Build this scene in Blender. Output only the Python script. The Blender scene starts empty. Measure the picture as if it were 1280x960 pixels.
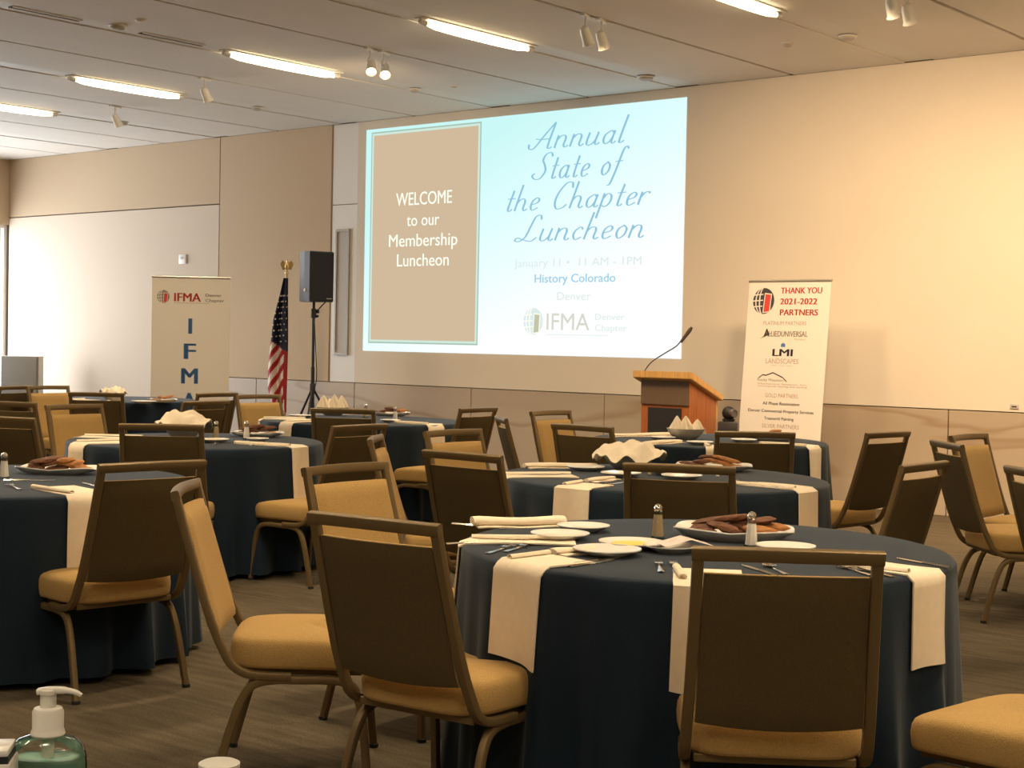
import bpy, bmesh, math, random
from math import sin, cos, pi, radians, sqrt, atan2, floor
from mathutils import Vector, Matrix
random.seed(7)
SC = bpy.context.scene
COL = SC.collection

# ------------------------------------------------------------------ camera
EYE = 1.40
YAW, PITCH, ROLL, FPX = 0.69294304, 0.0268477, -0.01956934, 1923.0
fwd = Vector((-sin(YAW)*cos(PITCH), cos(YAW)*cos(PITCH), -sin(PITCH)))
r0 = Vector((cos(YAW), sin(YAW), 0)); u0 = r0.cross(fwd)
rgt = cos(ROLL)*r0 - sin(ROLL)*u0
upv = cos(ROLL)*u0 + sin(ROLL)*r0
cd = bpy.data.cameras.new('camera'); cam = bpy.data.objects.new('camera', cd); COL.objects.link(cam)
cam.matrix_world = Matrix(((rgt.x, upv.x, -fwd.x, 0), (rgt.y, upv.y, -fwd.y, 0), (rgt.z, upv.z, -fwd.z, EYE), (0, 0, 0, 1)))
cd.sensor_width = 36.0; cd.lens = FPX/1280*36; cd.clip_start = 0.05; cd.clip_end = 200
SC.camera = cam

def ray(px, py): return fwd + (px-640)/FPX*rgt - (py-480)/FPX*upv
def on_z(px, py, z):
    d = ray(px, py); t = (z-EYE)/d.z; return Vector((d.x*t, d.y*t, z))
def on_y(px, py, Y):
    d = ray(px, py); t = Y/d.y; return Vector((d.x*t, Y, EYE+d.z*t))
def at_depth(px, py, dep):
    d = ray(px, py); return Vector((0, 0, EYE)) + d*dep

# ------------------------------------------------------------------ colour management and world
SC.view_settings.view_transform = 'Standard'; SC.view_settings.look = 'None'
SC.view_settings.exposure = 0.12; SC.view_settings.gamma = 1.0; SC.view_settings.use_curve_mapping = False
wd = bpy.data.worlds.new('sky'); SC.world = wd; wd.use_nodes = True
bgn = wd.node_tree.nodes['Background']; bgn.inputs[0].default_value = (0.80, 0.92, 1.0, 1); bgn.inputs[1].default_value = 2.6

# ------------------------------------------------------------------ room numbers
XL, XR, YB, D, HC, HW = -19.76, 5.0, -5.0, 12.41, 3.88, 0.90
ROWS = [-17.3, -15.06, -12.81, -10.52, -8.19, -5.83, -3.55, -1.25, 1.05, 3.35]
SEAMS = [-18.4, -16.2, -14.02, -11.77, -9.38, -7.06, -4.75, -2.45, -0.15, 2.15]

# ------------------------------------------------------------------ lights
def area(name, loc, sx, sy, power, color, rot=(0, 0, 0), spread=None):
    l = bpy.data.lights.new(name, 'AREA'); l.shape = 'RECTANGLE'; l.size = sx; l.size_y = sy
    l.energy = power; l.color = color
    if spread: l.spread = spread
    o = bpy.data.objects.new(name, l); COL.objects.link(o); o.location = loc; o.rotation_euler = rot
    return o
WARM = (1.0, 0.77, 0.49)
TUBE_Y = [9.36, 4.5, -0.4]  # last row is out of view, added as frontal fill for napkins and skirts
for xi, x in enumerate(ROWS):
    for yi, y in enumerate(TUBE_Y):
        if x > 0 and yi == 0: continue
        p_ = (78, 92, 92)[yi]
        if x < -14 or (yi == 2 and x < -3): p_ *= 0.5
        area('tube_light_glow', (x, y, HC-0.052), 0.07, 1.24, p_, WARM if yi < 2 else (1.0, 0.84, 0.62), spread=radians(128 if yi < 2 else 170))
# daylight through the tall side windows
area('window_daylight', (XL-0.25, 9.4, 1.55), 2.7, 5.6, 350, (0.93, 0.95, 1.0), (0, radians(-90), 0))
def spot(name, loc, target, power, color, size, blend=1.0, rad=0.22):
    l = bpy.data.lights.new(name, 'SPOT'); l.energy = power; l.color = color; l.spot_size = radians(size); l.spot_blend = blend; l.shadow_soft_size = rad
    o = bpy.data.objects.new(name, l); COL.objects.link(o); o.location = loc
    o.rotation_euler = (Vector(target)-Vector(loc)).to_track_quat('-Z', 'Y').to_euler()
    return o
# wall washers on the tracks (right-hand end of the wall)
for (x, tx, tz, pw) in [(-7.1, -7.0, 1.2, 130), (-4.9, -6.0, 1.1, 250), (-3.4, -4.7, 1.1, 280), (-1.9, -3.3, 1.1, 250), (-0.4, -2.0, 1.1, 250), (-9.4, -13.4, 1.7, 110)]:
    spot('track_spot_beam', (x, 9.42, HC-0.34), (tx, D, tz), pw, (1.0, 0.70, 0.41), 115)

# ------------------------------------------------------------------ materials
MATS = {}
def mat(name, col, rough=0.6, metal=0.0, var=0.0, scale=20.0, bump=0.0, spec=0.5, trans=0.0, sheen=0.0, emit=None, es=0.0, stretch=(1, 1, 1), ior=1.45, bscale=None, sheen_tint=None, sheen_rough=0.5, coat=0.0):
    if name in MATS: return MATS[name]
    m = bpy.data.materials.new(name); m.use_nodes = True; nt = m.node_tree; b = nt.nodes['Principled BSDF']
    b.inputs['Base Color'].default_value = (*col, 1); b.inputs['Roughness'].default_value = rough
    b.inputs['Metallic'].default_value = metal; b.inputs['Specular IOR Level'].default_value = spec
    b.inputs['Transmission Weight'].default_value = trans; b.inputs['IOR'].default_value = ior
    b.inputs['Sheen Weight'].default_value = sheen; b.inputs['Sheen Roughness'].default_value = sheen_rough; b.inputs['Coat Weight'].default_value = coat
    if sheen_tint: b.inputs['Sheen Tint'].default_value = (*sheen_tint, 1)
    if emit: b.inputs['Emission Color'].default_value = (*emit, 1); b.inputs['Emission Strength'].default_value = es
    if var or bump:
        tc = nt.nodes.new('ShaderNodeTexCoord'); mp = nt.nodes.new('ShaderNodeMapping'); mp.inputs['Scale'].default_value = stretch
        nt.links.new(tc.outputs['Object'], mp.inputs[0])
        nz = nt.nodes.new('ShaderNodeTexNoise'); nz.inputs['Scale'].default_value = scale; nz.inputs['Detail'].default_value = 4
        nt.links.new(mp.outputs[0], nz.inputs['Vector'])
        if var:
            rp = nt.nodes.new('ShaderNodeMapRange'); rp.inputs[1].default_value = 0.3; rp.inputs[2].default_value = 0.7
            rp.inputs[3].default_value = 1-var; rp.inputs[4].default_value = 1+var
            nt.links.new(nz.outputs[0], rp.inputs[0])
            mx = nt.nodes.new('ShaderNodeMix'); mx.data_type = 'RGBA'; mx.blend_type = 'MULTIPLY'; mx.inputs[0].default_value = 1
            mx.inputs[6].default_value = (*col, 1); nt.links.new(rp.outputs[0], mx.inputs[7]); nt.links.new(mx.outputs[2], b.inputs['Base Color'])
        if bump:
            bp = nt.nodes.new('ShaderNodeBump'); bp.inputs['Strength'].default_value = bump; bp.inputs['Distance'].default_value = 0.004
            nb = nz
            if bscale:
                nb = nt.nodes.new('ShaderNodeTexNoise'); nb.inputs['Scale'].default_value = bscale; nt.links.new(mp.outputs[0], nb.inputs['Vector'])
            nt.links.new(nb.outputs[0], bp.inputs['Height']); nt.links.new(bp.outputs[0], b.inputs['Normal'])
    MATS[name] = m; return m
def glow(name, col, s):
    if name in MATS: return MATS[name]
    m = bpy.data.materials.new(name); m.use_nodes = True; nt = m.node_tree; nt.nodes.clear()
    e = nt.nodes.new('ShaderNodeEmission'); o = nt.nodes.new('ShaderNodeOutputMaterial')
    e.inputs[0].default_value = (*col, 1); e.inputs[1].default_value = s; nt.links.new(e.outputs[0], o.inputs[0]); MATS[name] = m; return m
def s2l(r, g, b):
    f = lambda c: (c/255/12.92 if c/255 <= 0.04045 else ((c/255+0.055)/1.055)**2.4)
    return (f(r), f(g), f(b))

M_ceil = mat('ceiling_paint', (0.70, 0.66, 0.60), 0.8, var=0.02, scale=3)
M_ceil_dark = mat('ceiling_gap', (0.16, 0.13, 0.10), 0.9)
M_strip = mat('ceiling_light_channel', (0.70, 0.68, 0.63), 0.6)
M_wall = mat('cream_wall_panel', (0.74, 0.66, 0.55), 0.75, var=0.015, scale=2)
M_walltan = mat('tan_fabric_wall_panel', (0.56, 0.43, 0.29), 0.9, var=0.03, scale=160, bump=0.2)
M_wallpale = mat('pale_wall_panel', (0.64, 0.53, 0.42), 0.85, var=0.02, scale=120)
M_white = mat('white_painted_metal', (0.78, 0.75, 0.70), 0.45)
M_reveal = mat('dark_reveal', (0.20, 0.15, 0.10), 0.9)
M_slot = mat('grey_recess_metal', (0.36, 0.33, 0.28), 0.5, metal=0.3)
M_slotin = mat('grey_recess_inside', (0.50, 0.46, 0.42), 0.6)
def stone():
    m = bpy.data.materials.new('veined_travertine'); m.use_nodes = True; nt = m.node_tree; b = nt.nodes['Principled BSDF']
    tc = nt.nodes.new('ShaderNodeTexCoord'); mp = nt.nodes.new('ShaderNodeMapping'); mp.inputs['Rotation'].default_value = (0, radians(38), 0)
    mp.inputs['Scale'].default_value = (0.28, 1, 1.5)
    nt.links.new(tc.outputs['Object'], mp.inputs[0])
    n1 = nt.nodes.new('ShaderNodeTexNoise'); n1.inputs['Scale'].default_value = 1.3; n1.inputs['Detail'].default_value = 6; n1.inputs['Distortion'].default_value = 0.6
    nt.links.new(mp.outputs[0], n1.inputs['Vector'])
    r1 = nt.nodes.new('ShaderNodeValToRGB'); e = r1.color_ramp.elements
    e[0].position = 0.35; e[0].color = (0.43, 0.34, 0.245, 1); e[1].position = 0.7; e[1].color = (0.50, 0.405, 0.30, 1)
    nt.links.new(n1.outputs[0], r1.inputs[0])
    n2 = nt.nodes.new('ShaderNodeTexNoise'); n2.inputs['Scale'].default_value = 0.8; n2.inputs['Detail'].default_value = 3; n2.inputs['Distortion'].default_value = 0.35
    nt.links.new(mp.outputs[0], n2.inputs['Vector'])
    r2 = nt.nodes.new('ShaderNodeValToRGB'); e = r2.color_ramp.elements
    e[0].position = 0.47; e[0].color = (1, 1, 1, 1); e[1].position = 0.5; e[1].color = (0.80, 0.72, 0.64, 1); x = e.new(0.515); x.color = (1, 1, 1, 1)
    nt.links.new(n2.outputs[0], r2.inputs[0])
    mx = nt.nodes.new('ShaderNodeMix'); mx.data_type = 'RGBA'; mx.blend_type = 'MULTIPLY'; mx.inputs[0].default_value = 1
    nt.links.new(r1.outputs[0], mx.inputs[6]); nt.links.new(r2.outputs[0], mx.inputs[7]); nt.links.new(mx.outputs[2], b.inputs['Base Color'])
    b.inputs['Roughness'].default_value = 0.5; return m
M_stone = stone()
def carpet():
    m = bpy.data.materials.new('brown_streaked_carpet'); m.use_nodes = True; nt = m.node_tree; b = nt.nodes['Principled BSDF']
    tc = nt.nodes.new('ShaderNodeTexCoord')
    mp = nt.nodes.new('ShaderNodeMapping'); mp.inputs['Scale'].default_value = (1.0, 7, 1); nt.links.new(tc.outputs['Object'], mp.inputs[0])
    n1 = nt.nodes.new('ShaderNodeTexNoise'); n1.inputs['Scale'].default_value = 3.5; n1.inputs['Detail'].default_value = 5; nt.links.new(mp.outputs[0], n1.inputs['Vector'])
    n2 = nt.nodes.new('ShaderNodeTexNoise'); n2.inputs['Scale'].default_value = 120; nt.links.new(tc.outputs['Object'], n2.inputs['Vector'])
    ad = nt.nodes.new('ShaderNodeMath'); ad.operation = 'ADD'; nt.links.new(n1.outputs[0], ad.inputs[0]); nt.links.new(n2.outputs[0], ad.inputs[1])
    r1 = nt.nodes.new('ShaderNodeValToRGB'); e = r1.color_ramp.elements
    hf = nt.nodes.new('ShaderNodeMath'); hf.operation = 'MULTIPLY'; hf.inputs[1].default_value = 0.5; nt.links.new(ad.outputs[0], hf.inputs[0])
    e[0].position = 0.38; e[0].color = (0.082, 0.064, 0.041, 1); e[1].position = 0.62; e[1].color = (0.145, 0.115, 0.077, 1)
    nt.links.new(hf.outputs[0], r1.inputs[0]); nt.links.new(r1.outputs[0], b.inputs['Base Color'])
    bp = nt.nodes.new('ShaderNodeBump'); bp.inputs['Strength'].default_value = 0.4; bp.inputs['Distance'].default_value = 0.004
    nt.links.new(n2.outputs[0], bp.inputs['Height']); nt.links.new(bp.outputs[0], b.inputs['Normal'])
    b.inputs['Roughness'].default_value = 0.95; b.inputs['Specular IOR Level'].default_value = 0.1; return m
M_carpet = carpet()
M_fabric = mat('tan_upholstery', (0.47, 0.30, 0.11), 0.9, var=0.14, scale=260, bump=0.4, spec=0.15, sheen=0.08)
M_fabdark = mat('dark_olive_back_fabric', (0.105, 0.075, 0.033), 0.9, var=0.14, scale=260, bump=0.4, spec=0.12)
M_frame = mat('bronze_painted_metal', (0.19, 0.13, 0.06), 0.42, metal=0.35, spec=0.4)
M_glide = mat('black_rubber', (0.02, 0.02, 0.02), 0.7)
M_cloth = mat('navy_tablecloth', (0.007, 0.018, 0.034), 0.75, var=0.12, scale=200, bump=0.25, spec=0.3, sheen=0.16, sheen_tint=(0.88, 0.92, 0.95), sheen_rough=0.4)
M_bot = bpy.data.materials.new('clear_bottle_plastic'); M_bot.use_nodes = True; nt = M_bot.node_tree; nt.nodes.clear()
t_ = nt.nodes.new('ShaderNodeBsdfTransparent'); t_.inputs[0].default_value = (.93, .95, .92, 1); g_ = nt.nodes.new('ShaderNodeBsdfGlossy'); g_.inputs['Roughness'].default_value = .06
fr = nt.nodes.new('ShaderNodeFresnel'); fr.inputs[0].default_value = 1.6; mx_ = nt.nodes.new('ShaderNodeMixShader'); nt.links.new(fr.outputs[0], mx_.inputs[0])
o_ = nt.nodes.new('ShaderNodeOutputMaterial'); nt.links.new(t_.outputs[0], mx_.inputs[1]); nt.links.new(g_.outputs[0], mx_.inputs[2]); nt.links.new(mx_.outputs[0], o_.inputs[0])
M_napkin = mat('ivory_linen', (0.84, 0.73, 0.57), 0.85, var=0.03, scale=40, bump=0.15, spec=0.2)
M_china = mat('white_china', (0.80, 0.77, 0.72), 0.15, spec=0.6)
M_butter = mat('lemon_yellow_butter', (0.90, 0.62, 0.07), 0.4)
M_silver = mat('polished_steel', (0.75, 0.70, 0.62), 0.18, metal=1.0)
M_bread = mat('dark_baked_crust', (0.13, 0.050, 0.022), 0.7, var=0.35, scale=30, bump=0.6)
M_bread2 = mat('golden_baked_crust', (0.36, 0.15, 0.045), 0.7, var=0.3, scale=30, bump=0.6)
M_glass = mat('pressed_glass', (0.72, 0.67, 0.58), 0.15, trans=0.25, ior=1.4)
M_salt = mat('salt_grains', (0.85, 0.80, 0.72), 0.8)
M_pepper = mat('pepper_grains', (0.46, 0.35, 0.20), 0.9, var=0.4, scale=900)
M_plast = mat('matt_black_plastic', (0.018, 0.018, 0.020), 0.55)
M_grille = mat('black_speaker_grille', (0.010, 0.010, 0.011), 0.8, bump=0.4, var=0.2, scale=400)
M_plywood = mat('white_table_laminate', (0.5, 0.45, 0.38), 0.6)
M_wood = mat('light_oak', (0.66, 0.37, 0.12), 0.4, var=0.18, scale=6, stretch=(14, 14, 0.8))
M_redwood = mat('red_cherry_wood', (0.42, 0.13, 0.035), 0.4, var=0.25, scale=6, stretch=(14, 14, 0.8))
M_brownpan = mat('brown_lectern_panel', (0.15, 0.095, 0.055), 0.5, var=0.1, scale=6, stretch=(14, 14, 1))
M_logo = mat('dark_lectern_panel', (0.022, 0.018, 0.018), 0.6, var=0.4, scale=500)
M_banner = mat('white_vinyl_banner', (0.78, 0.72, 0.64), 0.5)
M_alu = mat('brushed_aluminium', (0.55, 0.52, 0.47), 0.35, metal=0.9)
M_inkblue = mat('blue_ink', (0.075, 0.19, 0.42), 0.5)
M_inkred = mat('red_ink', (0.62, 0.055, 0.04), 0.5)
M_inkdark = mat('dark_ink', (0.05, 0.045, 0.05), 0.5)
M_inkgrey = mat('grey_ink', (0.26, 0.22, 0.20), 0.5)
M_inkfaint = mat('faint_brown_ink', (0.45, 0.34, 0.27), 0.5)
M_grey = mat('dark_grey_ring', (.12, .11, .10), .25)
M_gold = mat('gilt_metal', (0.70, 0.52, 0.25), 0.3, metal=0.9)
M_flagred = mat('flag_red', (0.36, 0.012, 0.02), 0.7)
M_flagwhite = mat('flag_white', (0.72, 0.66, 0.60), 0.7)
M_flagnavy = mat('flag_navy', (0.012, 0.014, 0.045), 0.7)

# ------------------------------------------------------------------ mesh helpers
def empty(name, loc, rz=0, label=None, cat=None, group=None, kind=None):
    o = bpy.data.objects.new(name, None); COL.objects.link(o); o.location = loc; o.rotation_euler = (0, 0, rz); o.empty_display_size = 0.1
    return tag(o, label, cat, group, kind)
def tag(o, label=None, cat=None, group=None, kind=None):
    if label: o['label'] = label
    if cat: o['category'] = cat
    if group: o['group'] = group
    if kind: o['kind'] = kind
    return o
def obj(name, bm, m, parent=None, smooth=True, angle=40, loc=None, rz=None):
    me = bpy.data.meshes.new(name)
    bmesh.ops.recalc_face_normals(bm, faces=bm.faces) if smooth != 'keep' else None
    bm.to_mesh(me); bm.free()
    for mm in (m if isinstance(m, (list, tuple)) else [m]): me.materials.append(mm)
    if smooth:
        me.shade_smooth(); me.set_sharp_from_angle(angle=radians(angle))
    o = bpy.data.objects.new(name, me); COL.objects.link(o)
    if parent: o.parent = parent
    if loc is not None: o.location = loc
    if rz is not None: o.rotation_euler = (0, 0, rz)
    return o
def copy_tree(o, parent=None):
    c = o.copy(); COL.objects.link(c); c.parent = parent
    for ch in KIDS.get(o, []) if False else [k for k in o.children]: copy_tree(ch, c)
    return c
KIDS = {}
def box(bm, x0, x1, y0, y1, z0, z1, bev=0.0):
    vs = [bm.verts.new((x, y, z)) for x in (x0, x1) for y in (y0, y1) for z in (z0, z1)]
    f = [(0, 1, 3, 2), (4, 6, 7, 5), (0, 4, 5, 1), (2, 3, 7, 6), (0, 2, 6, 4), (1, 5, 7, 3)]
    fs = [bm.faces.new([vs[i] for i in q]) for q in f]
    if bev:
        es = list({e for fc in fs for e in fc.edges}); bmesh.ops.bevel(bm, geom=es, offset=bev, segments=2, profile=0.5, affect='EDGES')
    return fs
def bx(*a, bev=0.0):
    bm = bmesh.new(); box(bm, *a, bev=bev); return bm
def rrect(hw, hh, r=0.3, n=2):
    pts = []; rr = min(hw, hh)*r
    for cx_, cy_, a0 in ((hw-rr, hh-rr, 0), (-hw+rr, hh-rr, 90), (-hw+rr, -hh+rr, 180), (hw-rr, -hh+rr, 270)):
        for k in range(n+1):
            a = radians(a0+90*k/n); pts.append((cx_+rr*cos(a), cy_+rr*sin(a)))
    return pts
def sweep(bm, pts, side, prof, closed_ends=True, scales=None):
    pts = [Vector(p) for p in pts]; side = Vector(side).normalized(); rings = []
    for i, p in enumerate(pts):
        t = (pts[min(i+1, len(pts)-1)]-pts[max(i-1, 0)]).normalized()
        s = (side - t*side.dot(t)).normalized(); n = t.cross(s)
        k = scales[i] if scales else 1
        rings.append([bm.verts.new(p+s*a*k+n*b*k) for a, b in prof])
    m = len(prof)
    for i in range(len(rings)-1):
        for j in range(m): bm.faces.new((rings[i][j], rings[i][(j+1) % m], rings[i+1][(j+1) % m], rings[i+1][j]))
    if closed_ends: bm.faces.new(rings[0][::-1]); bm.faces.new(rings[-1])
def smooth_path(pts, n=6):
    pts = [Vector(p) for p in pts]; P = [pts[0]*2-pts[1]]+pts+[pts[-1]*2-pts[-2]]; out = []
    for i in range(1, len(P)-2):
        for k in range(n):
            t = k/n; a, b, c, d = P[i-1], P[i], P[i+1], P[i+2]
            out.append(0.5*((2*b)+(c-a)*t+(2*a-5*b+4*c-d)*t*t+(3*b-a-3*c+d)*t*t*t))
    out.append(pts[-1]); return out
def circ(r, n=8): return [(r*cos(2*pi*k/n), r*sin(2*pi*k/n)) for k in range(n)]
def tube(bm, pts, r, n=8, scales=None):
    pts = [Vector(p) for p in pts]; d = (pts[-1]-pts[0]).normalized(); side = Vector((1, 0, 0)) if abs(d.x) < 0.8 else Vector((0, 1, 0))
    sweep(bm, pts, side, circ(r, n), scales=scales)
def lathe(bm, prof, n=24, c=(0, 0, 0), cap=True, sx=1, sy=1):
    rings = []
    for r, z in prof: rings.append([bm.verts.new((c[0]+r*sx*cos(2*pi*k/n), c[1]+r*sy*sin(2*pi*k/n), c[2]+z)) for k in range(n)])
    for i in range(len(rings)-1):
        for j in range(n): bm.faces.new((rings[i][j], rings[i][(j+1) % n], rings[i+1][(j+1) % n], rings[i+1][j]))
    if cap: bm.faces.new(rings[0][::-1]); bm.faces.new(rings[-1])
def lb(prof, n=24, **k):
    bm = bmesh.new(); lathe(bm, prof, n, **k); return bm
def grid(bm, nu, nv, fn):
    V = [[bm.verts.new(fn(i/nu, j/nv)) for j in range(nv+1)] for i in range(nu+1)]
    return [bm.faces.new((V[i][j], V[i+1][j], V[i+1][j+1], V[i][j+1])) for i in range(nu) for j in range(nv)]
def solid(bm, th):
    bmesh.ops.recalc_face_normals(bm, faces=bm.faces); bmesh.ops.solidify(bm, geom=list(bm.faces), thickness=th)

# ------------------------------------------------------------------ structure: floor, walls, ceiling
tag(obj('floor', bx(XL-0.3, XR+0.3, YB-0.3, D+0.3, -0.2, 0), M_carpet, smooth=False), kind='structure')
wb = tag(obj('wall_back', bx(XL-0.3, XR+0.3, D+0.03, D+0.3, -0.2, HC+0.3), M_reveal, smooth=False), kind='structure')
def wallpiece(name, x0, x1, z0, z1, m, off=0.0, parent=None):
    return obj(name, bx(x0, x1, D+off, D+0.034, z0, z1, bev=0.003), m, parent or wb, smooth=False)
wallpiece('wall_panel', XL, -15.095, 0, 3.045, M_wallpale)
wallpiece('wall_panel', XL, -15.095, 3.06, HC, M_walltan)
wallpiece('wall_panel', -15.08, -13.09, HW+0.008, HC, M_walltan)
wallpiece('wall_panel', -13.075, -12.665, HW+0.008, 2.95, M_white, 0.012)
wallpiece('wall_panel', -13.075, -12.665, 2.958, HC, M_white, 0.012)
wallpiece('wall_panel', -12.655, XR, HW+0.008, HC, M_wall)
for a, b in [(-15.08, -14.36), (-14.35, -12.66), (-12.65, -10.88), (-10.87, -9.11), (-9.10, -7.30), (-7.29, -5.49), (-5.48, -3.67), (-3.66, -1.85), (-1.84, -0.03), (-0.02, 1.79), (1.8, 3.6), (3.61, XR)]:
    wallpiece('stone_panel', a, b, 0, HW, M_stone, 0.004)
rp_ = tag(empty('trim_1', (-12.875, D, 0)), kind='structure')
bm = bmesh.new()
for a in [(-0.115, -0.095, 1.22, 2.67), (0.085, 0.105, 1.22, 2.67), (-0.095, 0.085, 2.64, 2.67), (-0.095, 0.085, 1.22, 1.25)]:
    box(bm, a[0], a[1], -0.012, 0.011, a[2], a[3])
obj('recess_frame', bm, M_slot, rp_, smooth=False)
obj('recess_back', bx(-0.094, 0.084, 0.004, 0.011, 1.251, 2.639), M_slotin, rp_, smooth=False)
# side wall with tall windows (left end of the room) : solid pier at the camera end, glazing up to the corner
wl = tag(obj('wall_left', bx(XL-0.3, XL, YB-0.3, D, 2.95, HC+0.3), M_walltan, smooth=False), kind='structure')
obj('wall_pier', bx(XL-0.3, XL, YB-0.3, 6.4, 0, 2.95), M_walltan, wl, smooth=False)
obj('window_sill', bx(XL-0.3, XL, 6.4, D, 0, 0.12), M_white, wl, smooth=False)
M_pane = bpy.data.materials.new('window_glass'); M_pane.use_nodes = True; nt = M_pane.node_tree; nt.nodes.clear()
t_ = nt.nodes.new('ShaderNodeBsdfTransparent'); g_ = nt.nodes.new('ShaderNodeBsdfGlossy'); g_.inputs['Roughness'].default_value = 0.02; mx_ = nt.nodes.new('ShaderNodeMixShader'); mx_.inputs[0].default_value = 0.06
o_ = nt.nodes.new('ShaderNodeOutputMaterial'); nt.links.new(t_.outputs[0], mx_.inputs[1]); nt.links.new(g_.outputs[0], mx_.inputs[2]); nt.links.new(mx_.outputs[0], o_.inputs[0])
for i in range(4):
    y0 = 6.4+i*1.5; w = tag(empty('window_%d' % (i+1), (XL, y0, 0.12)), kind='structure')
    bm = bmesh.new()
    for a in [(0, 0.05, 0, 2.83), (1.45, 1.5, 0, 2.83), (0.05, 1.45, 0, 0.05), (0.05, 1.45, 2.78, 2.83)]:
        box(bm, -0.12, -0.04, a[0], a[1], a[2], a[3])
    obj('window_frame', bm, M_alu, w, smooth=False)
    obj('pane', bx(-0.085, -0.079, 0.05, 1.45, 0.05, 2.78), M_pane, w, smooth=False)
tag(obj('wall_right', bx(XR, XR+0.3, YB-0.3, D+0.3, 0, HC+0.3), M_wall, smooth=False), kind='structure')
tag(obj('wall_front', bx(XL-0.3, XR+0.3, YB-0.3, YB, 0, HC+0.3), M_walltan, smooth=False), kind='structure')
ce = tag(obj('ceiling', bx(XL-0.3, XR+0.3, YB-0.3, D+0.3, HC+0.03, HC+0.3), M_ceil_dark, smooth=False), kind='structure')
edges = sorted([(r, 'r') for r in ROWS]+[(s, 's') for s in SEAMS])
prev = XL
for x, k in edges:
    gap, half = (0.02, 0.0) if k == 's' else (0.006, 0.13)
    obj('ceiling_panel', bx(prev, x-half-gap, YB, D-0.004, HC, HC+0.034, bev=0.002), M_ceil, ce, smooth=False)
    if k == 'r': obj('light_channel', bx(x-half, x+half, YB, D-0.004, HC+0.008, HC+0.034), M_strip, ce, smooth=False)
    prev = x+half+gap
obj('ceiling_panel', bx(prev, XR, YB, D-0.004, HC, HC+0.034, bev=0.002), M_ceil, ce, smooth=False)

# ------------------------------------------------------------------ ceiling fittings
M_tube = glow('lit_tube', (1.0, 0.80, 0.50), 9.0)
def tube_light():
    t = empty('tube_light', (0, 0, 0))
    bm = bmesh.new(); tube(bm, [(0, -0.62+1.24*k/12, -0.032) for k in range(13)], 0.036, 10, scales=[0.55+0.45*sin(pi*min(1, max(0, k/12)))**0.4 if 0 < k < 12 else 0.35 for k in range(13)])
    obj('tube', bm, M_tube, t)
    bm = bmesh.new()
    for s in (-1, 1): bm = bmesh.new(); tube(bm, [(0, s*0.62, -0.03), (0, s*0.66, -0.028), (0, s*0.69, -0.02)], 0.022, 8); obj('end_cap', bm, M_white, t)
    bm = bx(-0.05, 0.05, -0.70, 0.70, -0.004, 0.008); obj('tray', bm, M_white, t, smooth=False)
    return t
def place(o, loc, rz=0, label=None, cat=None, group=None):
    o.location = loc; o.rotation_euler = (0, 0, rz); return tag(o, label, cat, group)
tl0 = tube_light(); used = False
LL = {(-5.83): 'glowing linear tube light at the top edge, nearest the right', (-8.19): 'glowing linear tube light on the ceiling above the projected slide', (-10.52): 'glowing linear tube light above and left of the slide, third from right',
      (-12.81): 'glowing linear tube light on the ceiling, second from the left edge', (-15.06): 'glowing linear tube light cut off by the left edge'}
for x in ROWS:
    for yi, y in enumerate(TUBE_Y):
        if x > 0 and yi == 0: continue
        t = tl0 if not used else copy_tree(tl0); used = True
        lab = LL.get(x) if yi == 0 else None
        place(t, (x, y, HC+0.002), 0, lab or 'glowing linear tube light on the ceiling over the front tables, outside the picture', 'light', 'linear ceiling tube lights')
        if not lab: t['group'] = 'tube lights outside the picture'
M_headwhite = mat('white_lamp_housing', (0.88, 0.85, 0.78), 0.35)
def track_spot(lit):
    t = empty('track_spotlight', (0, 0, 0))
    obj('track_adapter', bx(-0.02, 0.02, -0.09, 0.09, -0.02, 0, bev=0.003), M_white, t, smooth=False)
    bm = bmesh.new(); tube(bm, smooth_path([(0, 0, -0.02), (0, 0, -0.07), (-0.02, 0, -0.10), (0.0, 0.02, -0.13)], 3), 0.009, 6); obj('stem', bm, M_white, t)
    bm = bmesh.new(); lathe(bm, [(0.001, 0.09), (0.035, 0.085), (0.045, 0.05), (0.052, -0.06), (0.062, -0.075), (0.055, -0.078), (0.045, -0.06)], 16, cap=False)
    h = obj('lamp_head', bm, M_headwhite, t, loc=(0, 0.03, -0.155)); h.rotation_euler = (radians(-38), radians(-22), 0) if lit else (radians(30), radians(-12), 0); h.scale = (.85, .85, .85)
    l = obj('lens', lb([(0.001, -0.066), (0.046, -0.066), (0.046, -0.06), (0.001, -0.06)], 16), M_lens if lit else M_slot, h)
    return t
M_lens = glow('lit_lens', (1.0, 0.72, 0.42), 7.0)
TS = [(( -11.80, 9.5), 0, 'white track spotlight hanging alone, right of the two left tube lights'), ((-14.05, 10.1), 0, 'small white track spotlight nearest the far left corner'),
      ((-9.39, 9.33), 1, 'lit white track spotlight, left one of the pair above the slide'), ((-9.39, 9.50), 1, 'lit white track spotlight, right one of the pair above the slide'),
      ((-7.07, 9.30), 0, 'white track spotlight over the slide, left one of its pair'), ((-7.07, 9.50), 0, 'white track spotlight over the slide, right one of its pair'),
      ((-4.77, 9.70), 0, 'white track spotlight at the top edge of the picture, left of its pair'), ((-4.77, 9.95), 0, 'white track spotlight at the top edge of the picture, right of its pair')]
for (xy, lit, lab) in TS:
    place(track_spot(lit), (xy[0], xy[1], HC+0.001), radians(20), lab, 'spotlight', 'track spotlights')
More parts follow.
